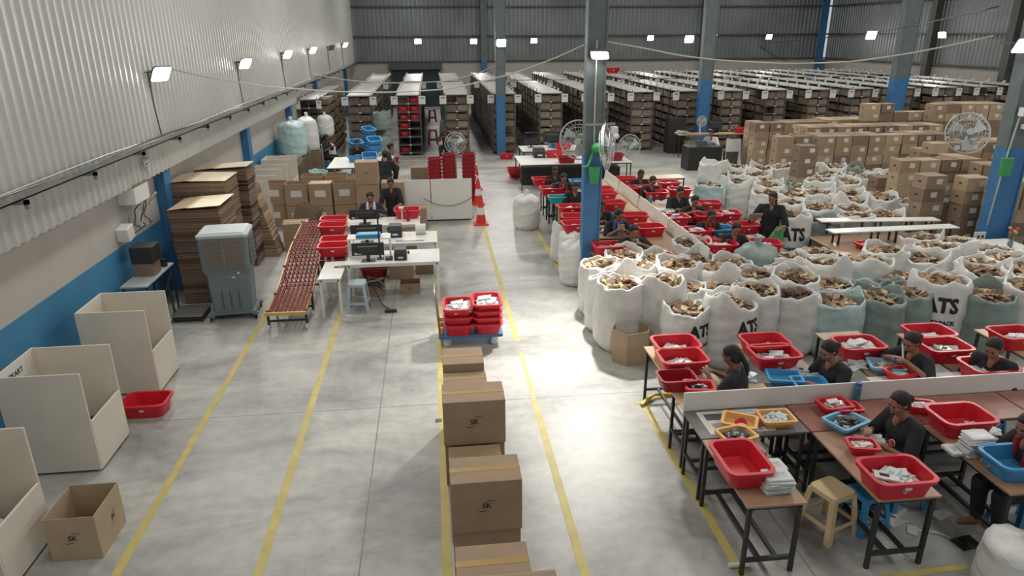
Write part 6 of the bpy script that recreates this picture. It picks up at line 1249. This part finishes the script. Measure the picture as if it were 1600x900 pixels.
# far left: blue tubs, people, chair
table(-3.2, -1.3, 21.3, 23.3, 0.75, M_lam, 'white table under the pile of blue tubs')
bi = 0
for px, py, lv, d in ((556, 252, 1, 'front left'), (578, 252, 1, 'front right'), (586, 242, 3, 'right'), (556, 238, 2, 'rear left'), (577, 232, 4, 'rear right, tallest')):
    p = P(px, py, 0.76)
    for k in range(lv):
        tl = 0.35 * ((k + bi) % 3) if k == lv - 1 else 0; z = 0.752 + 0.16 * k
        o = T_BLUE.put((p.x, p.y, z + (0.07 if tl else 0)), 0.2 * bi, 'blue tub of the %s pile on the far left table, %s from the table' % (d, ORD[k]), (0.9, 0.9, 1), group='piled blue tubs'); o.rotation_euler = (tl, 0, 0.2 * bi); o['category'] = 'tub'
    bi += 1
sit(512, 218, 'mid', radians(60), 'in dark clothes beside the blue tubs, at the far left', z=1.1); sit(558, 226, 'low', radians(20), 'half hidden behind the blue tubs, at the far left', z=1.1); sit(607, 232, 'reach', radians(100), 'in dark clothes just right of the blue tubs', z=1.1)
sit(695, 206, 'mid', radians(-20), 'in dark clothes at the foot of the rack behind the red stacks', z=1.05)
t = empty('plastic_chair', (-1.55, 23.3, 0), 2.8); tag(t, 'beige plastic chair with a slotted back beside the blue tubs', 'chair')
mb = MB(); mb.loft([rrect(0.46, 0.44, 0.06, 0.42), rrect(0.46, 0.44, 0.06, 0.45)], M_beige); mb.build('seat', t); mb = MB()
for k in range(5): mb.box(-0.2 + k * 0.09, -0.16 + k * 0.09, 0.2, 0.22, 0.45, 0.84, M_beige)
mb.tube([(-0.22, 0.21, 0.45), (-0.22, 0.21, 0.8), (-0.1, 0.22, 0.9), (0.1, 0.22, 0.9), (0.22, 0.21, 0.8), (0.22, 0.21, 0.45)], 0.02, M_beige, 8); mb.build('backrest', t)
for sx in (-1, 1):
    mb = MB(); mb.tube([(sx * 0.23, 0.2, 0.65), (sx * 0.25, -0.1, 0.66), (sx * 0.24, -0.2, 0.45)], 0.018, M_beige, 8); mb.build('armrest', t)
    for sy in (-1, 1): mb = MB(); mb.tube([(sx * 0.2, sy * 0.18, 0.42), (sx * 0.24, sy * 0.22, 0)], 0.02, M_beige, 8); mb.build('leg', t)
# red tubs in the second rack
for li, s in ((6, 1), (5, 0), (5, 1), (4, 0), (4, 1), (3, 0), (2, 0), (0, 0)):
    o = T_RED.put((XR[1] + 0.25 + 0.43 * s, 28.22, LV[li] + 0.021), 0, 'red tub at the near end of the second rack, %s shelf from the floor, %s' % (ORD[li], ('left', 'right')[s]), (0.7, 0.9, 0.95), group='red tubs in the second rack'); o['category'] = 'tub'
tub(612, 246, 'd', 'on the floor below the first rack near the blue tubs', None, z=0.0); tub(572, 212, 'r', 'above the blue tub pile on the white table', None, z=1.3) if False else None
o = T_RED.put((XR[7] - 0.1, 41.5, RZ + 0.032), 0, 'red tub lying on top of the racks near the back wall, left of the pair', (1.4, 1.2, 1.5), group='red tubs'); o['category'] = 'tub'
o = T_RED.put((XR[7] + 0.75, 41.4, RZ + 0.032), 0, 'red tub lying on top of the racks near the back wall, right of the pair', (1.4, 1.2, 1.5), group='red tubs'); o['category'] = 'tub'
# hand trolley frame by the left wall
t = empty('hand_trolley', (-3.7, 22.6, 0)); tag(t, 'thin grey upright hand trolley frame near the wall pile', 'trolley'); mb = MB(); mb.tube([(-0.2, 0, 0.05), (-0.2, 0.1, 1.25), (0.2, 0.1, 1.25), (0.2, 0, 0.05)], 0.018, M_galv2, 8); mb.box(-0.2, 0.2, 0.04, 0.06, 0.5, 0.53, M_galv2); mb.box(-0.22, 0.22, -0.25, 0.02, 0.03, 0.05, M_galv2); mb.build('frame', t)
for s in (-1, 1): mb = MB(); mb.lathe([(0.08, -0.02), (0.08, 0.02)], M_rubber, 16, T=Matrix.Translation((s * 0.24, 0.05, 0.081)) @ Matrix.Rotation(pi / 2, 4, 'Y')); mb.build('wheel', t)
# keep every label within sixteen words
for o in bpy.data.objects:
    if not o.parent and 'label' in o:
        L_ = o['label'].split()
        for wd in ('the', 'its', 'just', 'one', 'from', 'at', 'and', 'of', 'a', 'side'):
            while len(L_) > 16 and wd in L_[2:]: L_.pop(len(L_) - 1 - L_[::-1].index(wd))
        o['label'] = ' '.join(L_)
# leave no unlabelled prototypes behind
for pr in (pr1, pr2, ST_B, ST_BE, ST_W, ST_R, T_RED, T_REDS, T_BLUE, T_LB, T_BL2, T_TEAL, T_PE, T_DR, BIN) + tuple(PW.values()):
    if not pr.used:
        for c in kids(pr.r): bpy.data.objects.remove(c)
        bpy.data.objects.remove(pr.r)
